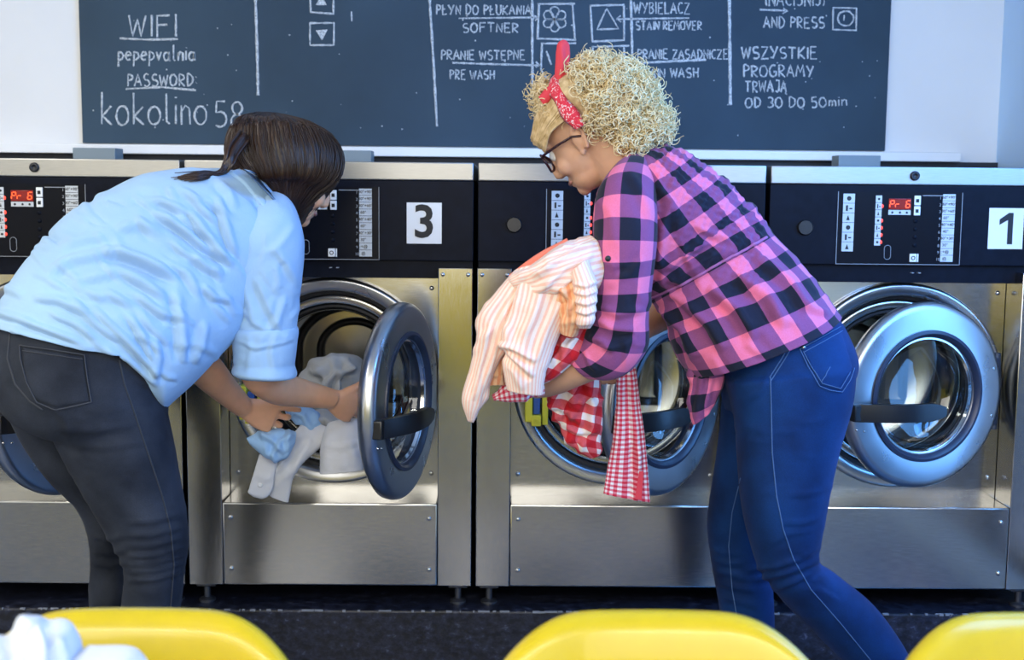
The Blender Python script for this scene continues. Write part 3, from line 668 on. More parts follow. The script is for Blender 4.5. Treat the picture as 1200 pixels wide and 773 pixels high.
def patch(bvh, top, bot, nu=24, nv=20, off=.0022):
    """a sewn-on flap lying on a garment: the grid between two edge polylines"""
    def res(P, n):
        P = np.array(P, float); t = np.concatenate([[0], np.cumsum(np.linalg.norm(np.diff(P, axis=0), axis=1))]); q = np.linspace(0, t[-1], n); return np.stack([np.interp(q, t, P[:, k]) for k in (0, 1)], 1)
    a, b = res(top, nu), res(bot, nu); G = np.zeros((nv+2, nu+2, 3)); ok = True; last = None
    for i in range(nv):
        for j in range(nu):
            q = a[j]+(b[j]-a[j])*i/(nv-1); h, n = cast(bvh, *q)
            if h is None: h, n = last if last else (unproj(q[0], q[1], -.6), np.array([0, -1., 0]))
            last = (h, n); G[i+1, j+1] = h+n*off
            if i in (0, nv-1) or j in (0, nu-1):
                ii = 0 if i == 0 else (nv+1 if i == nv-1 else i+1); jj = 0 if j == 0 else (nu+1 if j == nu-1 else j+1); G[ii, jj] = h-n*.001
                G[i+1, jj] = h-n*.001; G[ii, j+1] = h-n*.001
    return MB().grid(G)
def nrm(v): v = np.asarray(v, float); return v/(np.linalg.norm(v)+1e-12)
def limb(mb, pts, n=24):
    """pts: (px, py, Y, radius) joints"""
    P = np.array([unproj(a, b, Y) for a, b, Y, r in pts]); R_ = np.array([p[3] for p in pts]); t = np.concatenate([[0], np.cumsum(np.linalg.norm(np.diff(P, axis=0), axis=1))]); q = np.linspace(0, t[-1], 30)
    return mb.tube(hermite(P, t, q), hermite(R_[:, None], t, q)[:, 0], n)
def hand(mb, Wp, f, s, curl, L=1.0, flip=1, thumb=(.75, .6, .35), tcurl=.3, spread=.12):
    f = nrm(f); s = nrm(np.asarray(s)-f*np.dot(s, f)); n = np.cross(f, s)*flip; Wp = np.asarray(Wp, float)
    rows = []; th = np.arange(20)*2*PI/20
    for d, a, b in ((-.012, .024, .019), (.0, .026, .0185), (.025, .034, .018), (.05, .041, .0165), (.075, .042, .0145), (.088, .039, .0115)):
        rows.append([Wp+f*d*L+s*a*L*math.cos(k)+n*b*L*math.sin(k) for k in th])
    mb.grid(np.array(rows), wrap=True, cap0=True, cap1=True)
    for off, base, ln, r, sp, cu in ((.029, .082, .070, .0088, 1, curl[0]), (.0095, .086, .078, .0090, .3, curl[1]), (-.0105, .083, .072, .0086, -.4, curl[2]), (-.029, .075, .056, .0076, -1.1, curl[3])):
        p = Wp+f*(base-.02)*L+s*off*L; P = [p]; R_ = [r]; ang = 0; d0 = nrm(f+s*spread*sp)
        P.append(p+d0*.02*L); R_.append(r*1.08)
        for seg, k in ((.44, 0), (.31, 1), (.25, 2)):
            ang += cu[k]; d = d0*math.cos(ang)+n*math.sin(ang)
            P.append(P[-1]+d*ln*seg*.5*L); R_.append(r*(.97-.06*k)); P.append(P[-1]+d*ln*seg*.5*L); R_.append(r*(1.0-.1*k))
        mb.tube(P, np.array(R_)*L, 12)
    d = nrm(s*thumb[0]+f*thumb[1]+n*thumb[2]); p = Wp+f*.022*L+s*.02*L; d2 = nrm(d+n*tcurl+f*.25)
    mb.tube([p, p+d*.028*L, p+d*.046*L, p+d*.046*L+d2*.018*L, p+d*.046*L+d2*.034*L], np.array([.013, .0125, .0108, .0102, .0085])*L, 12)
    return mb
def head(mb, C, Rm, sc=1.0):
    """cranium, face, jaw, nose, lips, brows, ears; local x right, y forward, z up, origin between the ears"""
    W = lambda p: np.asarray(C)+Rm@(np.asarray(p, float)*sc)
    mb.ball(W((0, -.008, .035)), np.array((.074, .097, .088))*sc, Rm, 28, 20)
    mb.ball(W((0, .030, -.012)), np.array((.063, .062, .088))*sc, Rm, 28, 20)
    mb.ball(W((0, .036, -.066)), np.array((.050, .050, .042))*sc, Rm, 24, 16)
    mb.ball(W((0, .072, -.090)), np.array((.020, .016, .018))*sc, Rm)
    for sx in (-1, 1):
        mb.ball(W((sx*.036, .062, -.028)), np.array((.026, .024, .026))*sc, Rm)
        mb.tube([W((sx*.05, .072, .030)), W((sx*.032, .087, .034)), W((sx*.012, .090, .028))], np.array((.007, .009, .008))*sc, 10)
        mb.ball(W((sx*.010, .094, -.034)), .0085*sc)
        ear = [W((sx*(.072+.010*math.sin(t*.5)), -.012+.016*math.cos(t)-.004*math.sin(t), -.002+.031*math.sin(t))) for t in np.linspace(-1.3, 4.2, 18)]
        mb.tube(ear, .0052*sc, 8); mb.ball(W((sx*.074, -.008, -.004)), np.array((.006, .014, .024))*sc, Rm, 12, 10); mb.ball(W((sx*.073, .000, -.030)), np.array((.006, .008, .009))*sc, Rm, 12, 10)
    mb.tube([W((0, .086, .022)), W((0, .096, .002)), W((0, .107, -.020)), W((0, .108, -.030)), W((0, .098, -.038))], np.array((.007, .0085, .0105, .011, .008))*sc, 12)
    mb.tube([W((-.022, .076, -.060)), W((-.008, .088, -.057)), W((.008, .088, -.057)), W((.022, .076, -.060))], np.array((.004, .0062, .0062, .004))*sc, 10)
    mb.tube([W((-.020, .076, -.067)), W((0, .088, -.070)), W((.020, .076, -.067))], np.array((.004, .0075, .004))*sc, 10)
    return W
def frame_of(fwd, up):
    y = nrm(fwd); z = nrm(np.asarray(up)-y*np.dot(up, y)); x = np.cross(y, z); return np.stack([x, y, z], 1)
def face_parts(body, W, Rm, iris):
    for sx in (-1, 1):
        e = MB().ball(W((sx*.031, .076, .008)), (.0125,)*3, None, 20, 14).build('eye', M['eye'], body)
        MB().ball(W((sx*.031, .0865, .008)), (.006, .003, .006), Rm, 14, 10).build('iris', iris, e)
    MB().tube([W((-.020, .0815, -.062)), W((0, .0945, -.063)), W((.020, .0815, -.062))], [.003, .0055, .003], 10).build('lips', M['lips'], body)
M['skin'] = pmat('light_skin', (.88, .45, .25), .48, noise=.06, nscale=25, sss=.12, bump=.03, bscale=300)
M['skin2'] = pmat('fair_skin', (.66, .37, .23), .48, noise=.06, nscale=25, sss=.12, bump=.03, bscale=300)
M['eye'] = pmat('eye_white', (.8, .8, .78), .2); M['iris'] = pmat('dark_iris', (.05, .03, .02), .2); M['lips'] = pmat('lip_skin', (.5, .22, .18), .45)
def twill(name, col, col2, fade=.5, scale=14):
    m = bpy.data.materials.new(name); m.use_nodes = True; N, L = nt(m); b = N['Principled BSDF']; b.inputs['Roughness'].default_value = .75; b.inputs['Sheen Weight'].default_value = .03; b.inputs['Specular IOR Level'].default_value = .15
    tc = N.new('ShaderNodeTexCoord'); n = N.new('ShaderNodeTexNoise'); n.inputs['Scale'].default_value = scale; n.inputs['Detail'].default_value = 5; L.new(tc.outputs['Object'], n.inputs[0])
    r = N.new('ShaderNodeValToRGB'); r.color_ramp.elements[0].position = .35; r.color_ramp.elements[1].position = .75; r.color_ramp.elements[0].color = (*col, 1); r.color_ramp.elements[1].color = (*col2, 1); L.new(n.outputs[0], r.inputs[0])
    w = N.new('ShaderNodeTexNoise'); w.inputs['Scale'].default_value = 700; L.new(tc.outputs['Object'], w.inputs[0])
    mx = N.new('ShaderNodeMix'); mx.data_type = 'RGBA'; mx.blend_type = 'OVERLAY'; mx.inputs[0].default_value = .5; L.new(r.outputs[0], mx.inputs[6]); L.new(w.outputs[0], mx.inputs[7]); L.new(mx.outputs[2], b.inputs[0])
    bp = N.new('ShaderNodeBump'); bp.inputs['Strength'].default_value = .35; bp.inputs['Distance'].default_value = .001; L.new(w.outputs[0], bp.inputs['Height']); L.new(bp.outputs[0], b.inputs['Normal'])
    return m
def check_mat(name, c0, c1, c2, period, duty=.5, rough=.8, c1b=None, rotate=0.0, scale2=1.0):
    """woven check from UV metres: c0 ground, c1 single band, c2 crossing (c1b = the other band's own colour)"""
    m = bpy.data.materials.new(name); m.use_nodes = True; N, L = nt(m); b = N['Principled BSDF']; b.inputs['Roughness'].default_value = rough; b.inputs['Specular IOR Level'].default_value = .2; b.inputs['Sheen Weight'].default_value = .1
    tc = N.new('ShaderNodeTexCoord'); mp = N.new('ShaderNodeMapping'); mp.inputs['Rotation'].default_value = (0, 0, rotate); mp.inputs['Location'].default_value = (10*period, 10*period, 0); L.new(tc.outputs['UV'], mp.inputs[0])
    sp = N.new('ShaderNodeSeparateXYZ'); L.new(mp.outputs[0], sp.inputs[0]); band = []
    for k in (0, 1):
        a = N.new('ShaderNodeMath'); a.operation = 'DIVIDE'; a.inputs[1].default_value = period*(scale2 if k else 1); L.new(sp.outputs[k], a.inputs[0])
        f = N.new('ShaderNodeMath'); f.operation = 'FRACT'; L.new(a.outputs[0], f.inputs[0])
        l = N.new('ShaderNodeMath'); l.operation = 'LESS_THAN'; l.inputs[1].default_value = duty; L.new(f.outputs[0], l.inputs[0]); band.append(l)
    def mix(fac, A, B):
        x = N.new('ShaderNodeMix'); x.data_type = 'RGBA'; L.new(fac, x.inputs[0])
        for i, v in ((6, A), (7, B)):
            if isinstance(v, tuple): x.inputs[i].default_value = (*v, 1)
            else: L.new(v, x.inputs[i])
        return x.outputs[2]
    lo = mix(band[0].outputs[0], c0, c1); hi = mix(band[0].outputs[0], c1b or c1, c2); o = mix(band[1].outputs[0], lo, hi)
    n = N.new('ShaderNodeTexNoise'); n.inputs['Scale'].default_value = 500; L.new(tc.outputs['Object'], n.inputs[0])
    mx = N.new('ShaderNodeMix'); mx.data_type = 'RGBA'; mx.blend_type = 'OVERLAY'; mx.inputs[0].default_value = .25; L.new(o, mx.inputs[6]); L.new(n.outputs[0], mx.inputs[7]); L.new(mx.outputs[2], b.inputs[0])
    bp = N.new('ShaderNodeBump'); bp.inputs['Strength'].default_value = .2; bp.inputs['Distance'].default_value = .001; L.new(n.outputs[0], bp.inputs['Height']); L.new(bp.outputs[0], b.inputs['Normal'])
    return m
def hair_mat(name, c0, c1, rough=.35, streak=None, scale=40):
    m = bpy.data.materials.new(name); m.use_nodes = True; N, L = nt(m); b = N['Principled BSDF']; b.inputs['Roughness'].default_value = rough; b.inputs['Specular IOR Level'].default_value = .5
    tc = N.new('ShaderNodeTexCoord'); mp = N.new('ShaderNodeMapping'); L.new(tc.outputs['UV' if streak else 'Object'], mp.inputs[0])
    if streak: mp.inputs['Scale'].default_value = streak
    n = N.new('ShaderNodeTexNoise'); n.inputs['Scale'].default_value = scale; n.inputs['Detail'].default_value = 4; L.new(mp.outputs[0], n.inputs[0])
    r = N.new('ShaderNodeValToRGB'); r.color_ramp.elements[0].position = .35; r.color_ramp.elements[1].position = .68; r.color_ramp.elements[0].color = (*c0, 1); r.color_ramp.elements[1].color = (*c1, 1); L.new(n.outputs[0], r.inputs[0]); L.new(r.outputs[0], b.inputs[0])
    if streak:
        bp = N.new('ShaderNodeBump'); bp.inputs['Strength'].default_value = .6; bp.inputs['Distance'].default_value = .003; L.new(n.outputs[0], bp.inputs['Height']); L.new(bp.outputs[0], b.inputs['Normal'])
    return m
def shoe(parent, mat, heel, toe, up, w=.045, h=.085, name='shoe'):
    heel, toe = np.array(heel, float), np.array(toe, float); f = toe-heel; L_ = np.linalg.norm(f); f /= L_; u = nrm(np.asarray(up)-f*np.dot(up, f)); s = np.cross(f, u); rows = []
    for t, a, top, bot in ((-.02, .3, .5, .1), (0, .72, .98, 0), (.15, .8, 1, 0), (.35, .85, .9, 0), (.55, .98, .62, 0), (.75, 1, .5, 0), (.92, .8, .42, .02), (1.0, .4, .3, .08)):
        rows.append([heel+f*t*L_+s*w*a*math.copysign(abs(math.cos(k))**.7, math.cos(k))+u*h*((top+bot)/2+(top-bot)/2*math.copysign(abs(math.sin(k))**.6, math.sin(k))) for k in np.arange(28)*2*PI/28])
    return MB().grid(np.array(rows), wrap=True, cap0=True, cap1=True).build(name, mat, parent)
FL = -.05
M['shoe'] = pmat('black_shoe_leather', (.02, .02, .022), .45); M['shoe_w'] = pmat('white_canvas_shoe', (.7, .7, .68), .7)
# ------------------------------------------------------------------ woman in the light blue shirt (left)
M['blue_shirt'] = pmat('light_blue_cotton_shirt', (.33, .505, .71), .75, noise=.05, nscale=9, bump=.25, bscale=160, sheen=.15, spec=.2)
M['char_denim'] = twill('charcoal_denim', (.011, .014, .022), (.036, .043, .06), scale=9)
M['stitch_d'] = pmat('dark_seam_thread', (.03, .034, .045), .7)
M['brown_hair'] = hair_mat('dark_brown_hair', (.008, .004, .003), (.06, .027, .015), .3, streak=(60, 1.2, 1), scale=6)
M['button'] = pmat('shirt_button', (.6, .66, .72), .3)
p1 = thing('person', 'woman with dark brown hair, light blue shirt and charcoal jeans bending over washer 3', 'person', (float(unproj(150, 800, -.58)[0]), -.58, FL))
torso1 = [(-6, 386, 191, 474, -.62, .15), (8, 350, 226, 444, -.60, .15), (36, 307, 257, 413, -.57, .145), (74, 262, 280, 390, -.53, .14), (120, 234, 297, 365, -.49, .145), (166, 213, 318, 335, -.45, .155), (216, 205, 338, 303, -.42, .135), (250, 204, 350, 284, -.40, .082), (270, 206, 347, 268, -.385, .05), (280, 208, 340, 258, -.375, .04)]
sleeve1 = [(305, 236, 338, 252, -.40, .04), (290, 258, 352, 262, -.475, .058), (281, 278, 356, 278, -.505, .066), (277, 305, 356, 300, -.51, .066), (274, 350, 351, 348, -.51, .063), (276, 396, 346, 396, -.51, .06), (279, 432, 341, 434, -.51, .057)]
pelvis1 = [(20, 330, 205, 410, -.58, .12), (-4, 385, 195, 448, -.62, .14), (-9, 425, 194, 470, -.62, .155), (-2, 455, 194, 488, -.62, .15), (30, 478, 180, 505, -.61, .11)]
nleg1 = [(40, 440, 193, 478, -.64, .11), (52, 482, 203, 525, -.64, .105), (78, 537, 211, 570, -.64, .095), (108, 590, 218, 608, -.64, .085), (128, 625, 220, 640, -.64, .078), (146, 662, 216, 668, -.64, .07), (144, 700, 212, 704, -.63, .068), (139, 742, 206, 744, -.62, .066), (142, 800, 198, 802, -.60, .055), (152, 862, 188, 862, -.58, .042)]
fleg1 = [(-8, 430, 110, 470, -.52, .10), (15, 487, 112, 500, -.52, .09), (52, 545, 122, 550, -.51, .08), (87, 583, 136, 586, -.50, .07), (105, 620, 152, 626, -.50, .066), (108, 660, 154, 660, -.49, .062), (106, 692, 154, 692, -.49, .062), (115, 742, 156, 742, -.47, .058), (124, 800, 154, 800, -.45, .045), (128, 850, 152, 850, -.44, .036)]
# body
bm_ = MB()
for rows, sh in ((torso1, .86), (nleg1, .82), (fleg1, .82), (pelvis1, .85)): Loft(rows, 40, 50, shrink=sh).mb(bm_, uv=False)
limb(bm_, [(318, 262, -.45, .045), (318, 330, -.50, .042), (310, 405, -.51, .040), (302, 428, -.49, .041), (322, 452, -.40, .041), (352, 460, -.30, .034), (388, 467, -.215, .0255)])
Wr = unproj(388, 467, -.215)
hand(bm_, Wr, nrm(unproj(430, 486, -.13)-Wr), np.array([.1, -.35, .9]), [(.12, .3, .3), (.22, .4, .3), (.34, .45, .3), (.48, .5, .3)], L=.98, flip=-1, thumb=(.7, .75, .2))
limb(bm_, [(290, 300, -.30, .045), (240, 390, -.36, .042), (226, 418, -.40, .040), (238, 430, -.385, .041), (262, 455, -.31, .034), (285, 477, -.24, .026)])
Wl = unproj(285, 477, -.24)
hand(bm_, Wl, nrm(unproj(345, 499, -.19)-Wl), np.array([.35, .1, .8])*1, [(.05, .25, .25), (.30, .75, .6), (.42, .85, .7), (.5, .9, .7)], L=.95, flip=-1, thumb=(-.2, .35, .9), tcurl=.3, spread=.16)
R1 = frame_of((.76, .52, -.40), (.33, .10, .9))
C1 = unproj(344, 206, -.31)
W1 = head(bm_, C1, R1, .93)
bm_.tube([unproj(312, 232, -.37), unproj(322, 218, -.35), W1((0, -.02, -.02))], [.055, .05, .052], 24)
V, N_, F = remesh(bm_, .0038, 5)
body1 = MB().add(V, F).build('body', M['skin'], p1)
face_parts(body1, W1, R1, M['iris'])
# jeans
jm = MB()
for rows in (pelvis1, nleg1, fleg1): Loft(rows, 64, 80).mb(jm, uv=False)
V, N_, F = remesh(jm, .0065, 5)
kn = []
for i, y in enumerate((606, 622, 634, 646, 655, 664, 674)): kn.append(([(148-i*.5, y+6), (180, y+5), (219, y-6)], .0042, 3.4, .8))
for y in (628, 645, 660): kn.append(([(106, y), (130, y+4), (150, y-2)], .003, 3.2, .8))
kn += [([(62, 503), (110, 505), (160, 497)], .0035, 5), ([(70, 520), (120, 524), (180, 516)], .002, 4), ([(150, 432), (168, 437), (190, 445)], .003, 3), ([(152, 442), (170, 450), (192, 462)], .003, 3), ([(130, 735), (170, 728), (206, 722)], .002, 3), ([(55, 470), (75, 490), (85, 520)], .003, 5)]
fd = foldfield(kn, 26, (60, 480, 215, 740), (-25, 25), .0011, 3.5, (20, 60), 3)
V = V+N_*fd(V, N_)[:, None]
jeans1 = MB().add(V, F).build('jeans', M['char_denim'], p1)
bj = bvh_of(V, F)
pk = patch(bj, [(25, 406), (60, 411), (99, 417)], [(27, 440), (42, 470), (66, 479), (107, 471)], 26, 20).build('back_pocket', M['char_denim'], jeans1)
sm_ = MB(); seam(sm_, bj, [(24, 405), (62, 410), (99, 416), (102, 440), (107, 471), (90, 475), (66, 480), (44, 471), (32, 448), (25, 420), (24, 405)], .0014, .0034)
seam(sm_, bj, [(27, 411), (62, 416), (97, 421)], .0011, .003); sm_.build('pocket_stitching', M['stitch_d'], jeans1)
sm_ = MB(); seam(sm_, bj, [(12, 391), (9, 420), (18, 450), (35, 470), (50, 480)], .002, .0005); sm_.build('back_seam', M['stitch_d'], jeans1)
sm_ = MB(); seam(sm_, bj, [(140, 422), (146, 450), (160, 490), (175, 535), (190, 580), (200, 620), (204, 660), (201, 700), (197, 742)], .0017, .0005); sm_.build('side_seam', M['stitch_d'], jeans1)
for o_, (hx, tx) in ((0, ((168, 900, -.55), (205, 925, -.36))), (1, ((140, 880, -.42), (170, 880, -.22)))):
    a = unproj(*hx); b = unproj(*tx); a[2] = b[2] = FL
    shoe(p1, M['shoe'], (a[0], hx[2]-.06, FL), (a[0]+.07, hx[2]+.18, FL), (0, 0, 1))
# shirt
sh1 = Loft(torso1, 160, 210, 2.3)
FO = [([(112, 297), (140, 296), (170, 306), (208, 325)], .010, 6, .9), ([(145, 323), (170, 333), (197, 352)], .007, 5), ([(186, 249), (215, 268), (238, 287), (264, 304)], .009, 5.5, .8), ([(203, 284), (212, 294), (223, 300)], .005, 4), ([(55, 322), (85, 304), (122, 298)], .005, 6),
      ([(108, 352), (130, 345), (152, 358)], .005, 5), ([(255, 230), (264, 262), (276, 302)], .007, 5, .8), ([(222, 248), (248, 282), (272, 312)], .009, 5.5, .9), ([(205, 252), (222, 262), (242, 278)], .006, 4.5), ([(135, 270), (165, 262), (190, 275)], .005, 6), ([(165, 240), (190, 236), (220, 250)], .004, 6),
      ([(20, 374), (55, 386), (98, 402)], .005, 4), ([(85, 352), (112, 378), (142, 402)], .006, 4.5), ([(105, 358), (150, 400), (188, 440)], .006, 5), ([(150, 368), (166, 392), (180, 425)], .006, 4), ([(205, 338), (212, 380), (214, 425)], .007, 6, .8), ([(235, 334), (250, 348), (272, 352)], .006, 5),
      ([(180, 448), (186, 420), (182, 392)], .006, 5), ([(40, 350), (70, 352), (100, 368)], .005, 4.5), ([(60, 368), (90, 380), (112, 398)], .004, 3.5), ([(70, 290), (100, 280), (130, 276)], .004, 6), ([(240, 375), (236, 395), (226, 425)], .006, 6), ([(225, 300), (240, 312), (262, 322)], .006, 5), ([(160, 345), (190, 368), (212, 372)], .006, 5), ([(252, 212), (268, 226), (275, 246)], .004, 5), ([(300, 232), (312, 250), (318, 268)], .004, 4), ([(90, 330), (140, 318), (180, 330)], .004, 5), ([(195, 305), (220, 322), (235, 350)], .005, 5), ([(120, 410), (150, 420), (186, 452)], .004, 4)]
f1 = foldfield([(q[0], q[1]*1.9, q[2]*.85)+tuple(q[3:]) for q in FO], 80, (5, 215, 285, 440), (10, 60), .0045, 3.6, (18, 60), 5)
def hem_warp(L_, curve, frac):
    """lifts or drops the hem edge along its length (px of the photo, at the garment's own depth)"""
    m = int(L_.nv*frac); X, Y = px_of(L_.G[:m]); xs, dy = np.array(curve, float).T
    w = (1-np.arange(m)/m)**1.5; L_.G[:m] += CU[None, None]*(np.interp(X, xs, dy)*w[:, None]/540)[..., None]
hem_warp(sh1, [(-10, 0), (30, 6), (95, 18), (140, 32), (165, 22), (192, -4)], .30)
sh1.disp(f1)
smb = MB(); sh1.mb(smb, cap0=False, cap1=False)
sl = Loft(sleeve1, 110, 130, 2.2)
f2 = foldfield([([(300, 325), (316, 362), (332, 395)], .006, 5, .8), ([(284, 300), (290, 345), (300, 385)], .006, 5), ([(320, 288), (338, 310), (350, 338)], .005, 5), ([(335, 345), (325, 375), (312, 392)], .006, 4.5), ([(282, 360), (296, 378), (318, 388)], .004, 4), ([(346, 262), (330, 285), (310, 300)], .004, 5), ([(290, 262), (294, 290), (288, 320)], .005, 5)], 16, (280, 270, 350, 390), (50, 120), .002, 4, (15, 45), 8)
sl.disp(f2); sl.mb(smb, cap0=True, cap1=False)
shirt1 = smb.build('shirt', M['blue_shirt'], p1)
so = shirt1.modifiers.new('cloth', 'SOLIDIFY'); so.thickness = .0025; so.offset = -1
cu = Loft([(275, 384, 348, 383, -.51, .0635), (273, 386, 349, 386, -.51, .066), (273, 400, 348, 401, -.51, .066), (275, 424, 345, 426, -.51, .064), (278, 440, 342, 443, -.51, .0615), (280, 441, 340, 443, -.51, .057), (281, 425, 339, 426, -.51, .054)], 96, 60, 2.2)
cu.disp(foldfield([([(276, 398), (300, 408), (345, 398)], .003, 3), ([(290, 388), (294, 410), (290, 438)], .003, 4), ([(325, 388), (318, 410), (322, 440)], .0035, 4)], 10, (275, 390, 345, 440), (0, 180), .0014, 4, (12, 30), 4))
c_ = cu.mb(cap0=False, cap1=False).build('sleeve_cuff', M['blue_shirt'], shirt1); so = c_.modifiers.new('cloth', 'SOLIDIFY'); so.thickness = .002; so.offset = -1
bs = bvh_grid(sh1.G); patch(bs, [(286, 198), (302, 207), (316, 224), (333, 245), (349, 264)], [(266, 203), (283, 216), (298, 234), (314, 252), (334, 274)], 40, 16, off=.008).build('collar', M['blue_shirt'], shirt1); sm_ = MB(); seam(sm_, bs, [(30, 388), (95, 412), (150, 420), (188, 455)], .0012, .0002); sm_.build('hem_stitching', M['button'], shirt1)
# hair
def hair_strands(mb, L_, n, r, jit, seed):
    rr = random.Random(seed); nv_, nu_ = L_.G.shape[:2]; N = L_.normals()
    for _ in range(n):
        a = rr.uniform(0, nu_); dr = rr.uniform(-.6, .6)*6; i0 = rr.randint(2, int(nv_*.35)); i1 = rr.randint(int(nv_*.65), nv_-2); idx = np.linspace(i0, i1, 16).astype(int); off = rr.uniform(.0, jit)
        P = []
        for k, i in enumerate(idx):
            j = a+dr*k/15; j0 = int(j) % nu_; w = j-int(j); P.append(L_.G[i, j0]*(1-w)+L_.G[i, (j0+1) % nu_]*w+(N[i, j0])*off*math.sin(PI*k/15))
        mb.tube(P, np.linspace(r, r*.5, 16), 4)
hl = Loft([(300, 131, 326, 132, -.31, .02), (282, 138, 358, 141, -.31, .088), (274, 151, 379, 154, -.31, .118), (269, 166, 393, 168, -.315, .13), (268, 182, 399, 183, -.32, .132), (274, 197, 399, 196, -.325, .13), (286, 211, 394, 210, -.33, .125), (299, 225, 380, 224, -.335, .115), (315, 240, 366, 239, -.345, .098), (332, 253, 355, 252, -.355, .07), (341, 259, 349, 259, -.36, .02)], 200, 90, 2.1)
nz = nrs.randn(200); nz = np.convolve(np.concatenate([nz, nz, nz]), [.25, .5, .25], 'same')[200:400]
nz2 = np.convolve(np.concatenate([nrs.randn(200)]*3), np.ones(9)/9, 'same')[200:400]
def hdisp(G, N):
    e = np.sin(np.linspace(0, PI, G.shape[0]))[:, None]; sh = np.linspace(0, 26, G.shape[0]).astype(int)
    out = np.zeros(G.shape[:2])
    for i in range(G.shape[0]): out[i] = np.roll(nz*.0012+nz2*.0055, sh[i]//3)
    return out*e
hl.disp(hdisp); hl.UV[..., 0] = np.linspace(0, 1, 201)[None]; hl.UV[..., 1] /= hl.vlen
hm = hl.mb(cap0=True, cap1=True)
hair_strands(hm, hl, 420, .0011, .007, 3)
for k in range(46):   # the lock that falls back over the shoulder
    a, b, c = rnd.gauss(0, 3.0), rnd.gauss(0, 3.0), rnd.gauss(0, 2.0)
    P = [unproj(284+a, 160+b, -.44), unproj(272+a, 176+b, -.47), unproj(267+a*.8, 190+b*.7, -.49)]
    for x_, y_ in ((258+a*.6, 205+b*.3), (238+a*.6, 208+c), (216+a*2.5, 211+c)):
        h, n = cast(bs, x_, y_); P.append(h+n*(.005+.004*rnd.random()) if h is not None else P[-1]+np.array([-.03, 0, -.002]))
    q = np.linspace(0, 1, 20); P = hermite(np.array(P), np.linspace(0, 1, 6), q); hm.tube(P, np.linspace(.004, .0008, 20), 5)
hm.build('hair', M['brown_hair'], p1)
# ------------------------------------------------------------------ blonde woman (right)
M['plaid'] = check_mat('pink_black_buffalo_check', (.80, .18, .32), (.25, .07, .19), (.010, .012, .028), .068, .5)
M['denim'] = twill('blue_denim', (.0015, .012, .056), (.005, .042, .165), scale=7)
M['stitch'] = pmat('pale_seam_thread', (.06, .13, .28), .7)
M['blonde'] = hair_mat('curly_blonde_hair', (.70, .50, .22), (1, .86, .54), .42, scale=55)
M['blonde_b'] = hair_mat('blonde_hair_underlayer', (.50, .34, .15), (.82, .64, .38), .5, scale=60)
M['bandana'] = check_mat('red_paisley', (.75, .05, .07), (.75, .05, .07), (.75, .05, .07), .02)
def paisley(m):
    N, L = nt(m); tc = N.new('ShaderNodeTexCoord'); v = N.new('ShaderNodeTexNoise'); v.inputs['Scale'].default_value = 95; v.inputs['Distortion'].default_value = 2.5; L.new(tc.outputs['Object'], v.inputs[0])
    r = N.new('ShaderNodeValToRGB'); r.color_ramp.interpolation = 'CONSTANT'; r.color_ramp.elements[0].color = (.72, .04, .07, 1); r.color_ramp.elements[1].position = .58; r.color_ramp.elements[1].color = (.85, .72, .72, 1)
    L.new(v.outputs[0], r.inputs[0]); L.new(r.outputs[0], N['Principled BSDF'].inputs[0])
paisley(M['bandana'])
M['red_cloth'] = pmat('plain_red_cloth', (.72, .05, .07), .75)
M['frame'] = pmat('dark_red_spectacle_frame', (.03, .006, .012), .25)
M['lens'] = glass_mat('spectacle_lens', (.93, .95, .95), .02, 1.5, .08)
p2 = thing('person', 'woman with curly blonde hair and red bandana, plaid shirt, blue jeans, arms full of laundry', 'person', (float(unproj(880, 800, -.5)[0]), -.5, FL))
torso2 = [(716, 200, 754, 166, -.55, .055), (702, 220, 785, 170, -.55, .12), (702, 262, 820, 190, -.55, .168), (712, 300, 852, 212, -.55, .165), (734, 334, 882, 243, -.55, .148), (762, 352, 903, 272, -.56, .135), (778, 386, 938, 310, -.57, .150), (792, 416, 964, 343, -.58, .166), (806, 438, 981, 366, -.58, .178)]
sleeve2 = [(736, 196, 764, 194, -.57, .036), (711, 212, 769, 216, -.65, .054), (697, 236, 769, 241, -.70, .066), (695, 272, 770, 275, -.72, .068), (697, 330, 765, 325, -.72, .066), (693, 368, 760, 372, -.72, .064), (683, 392, 758, 408, -.715, .062), (672, 402, 728, 438, -.70, .058), (667, 407, 700, 440, -.69, .052)]
pelvis2 = [(815, 385, 950, 325, -.57, .11), (826, 412, 968, 352, -.58, .14), (838, 438, 990, 388, -.58, .16), (845, 458, 1002, 425, -.58, .165), (850, 480, 985, 462, -.58, .14)]
nleg2 = [(850, 445, 1003, 428, -.655, .10), (860, 485, 998, 472, -.66, .10), (864, 535, 982, 530, -.67, .093), (869, 590, 969, 590, -.68, .085), (878, 632, 960, 640, -.68, .077), (888, 664, 958, 656, -.68, .072), (914, 700, 986, 678, -.67, .068), (952, 738, 1021, 706, -.66, .064), (1000, 788, 1058, 755, -.64, .054), (1046, 838, 1084, 808, -.62, .04)]
fleg2 = [(848, 450, 960, 440, -.49, .09), (842, 520, 930, 520, -.48, .085), (833, 580, 915, 580, -.47, .078), (829, 612, 905, 612, -.46, .072), (833, 655, 903, 655, -.46, .065), (841, 700, 906, 700, -.46, .062), (847, 737, 907, 737, -.45, .056), (852, 800, 898, 800, -.44, .046), (858, 862, 886, 862, -.43, .036)]
bm_ = MB()
for rows, sh in ((torso2, .85), (pelvis2, .85), (nleg2, .82), (fleg2, .82)): Loft(rows, 40, 50, shrink=sh).mb(bm_, uv=False)
limb(bm_, [(740, 215, -.66, .045), (733, 320, -.72, .043), (722, 395, -.715, .040), (700, 418, -.70, .040), (672, 432, -.68, .038), (645, 447, -.64, .031), (626, 453, -.61, .026)])
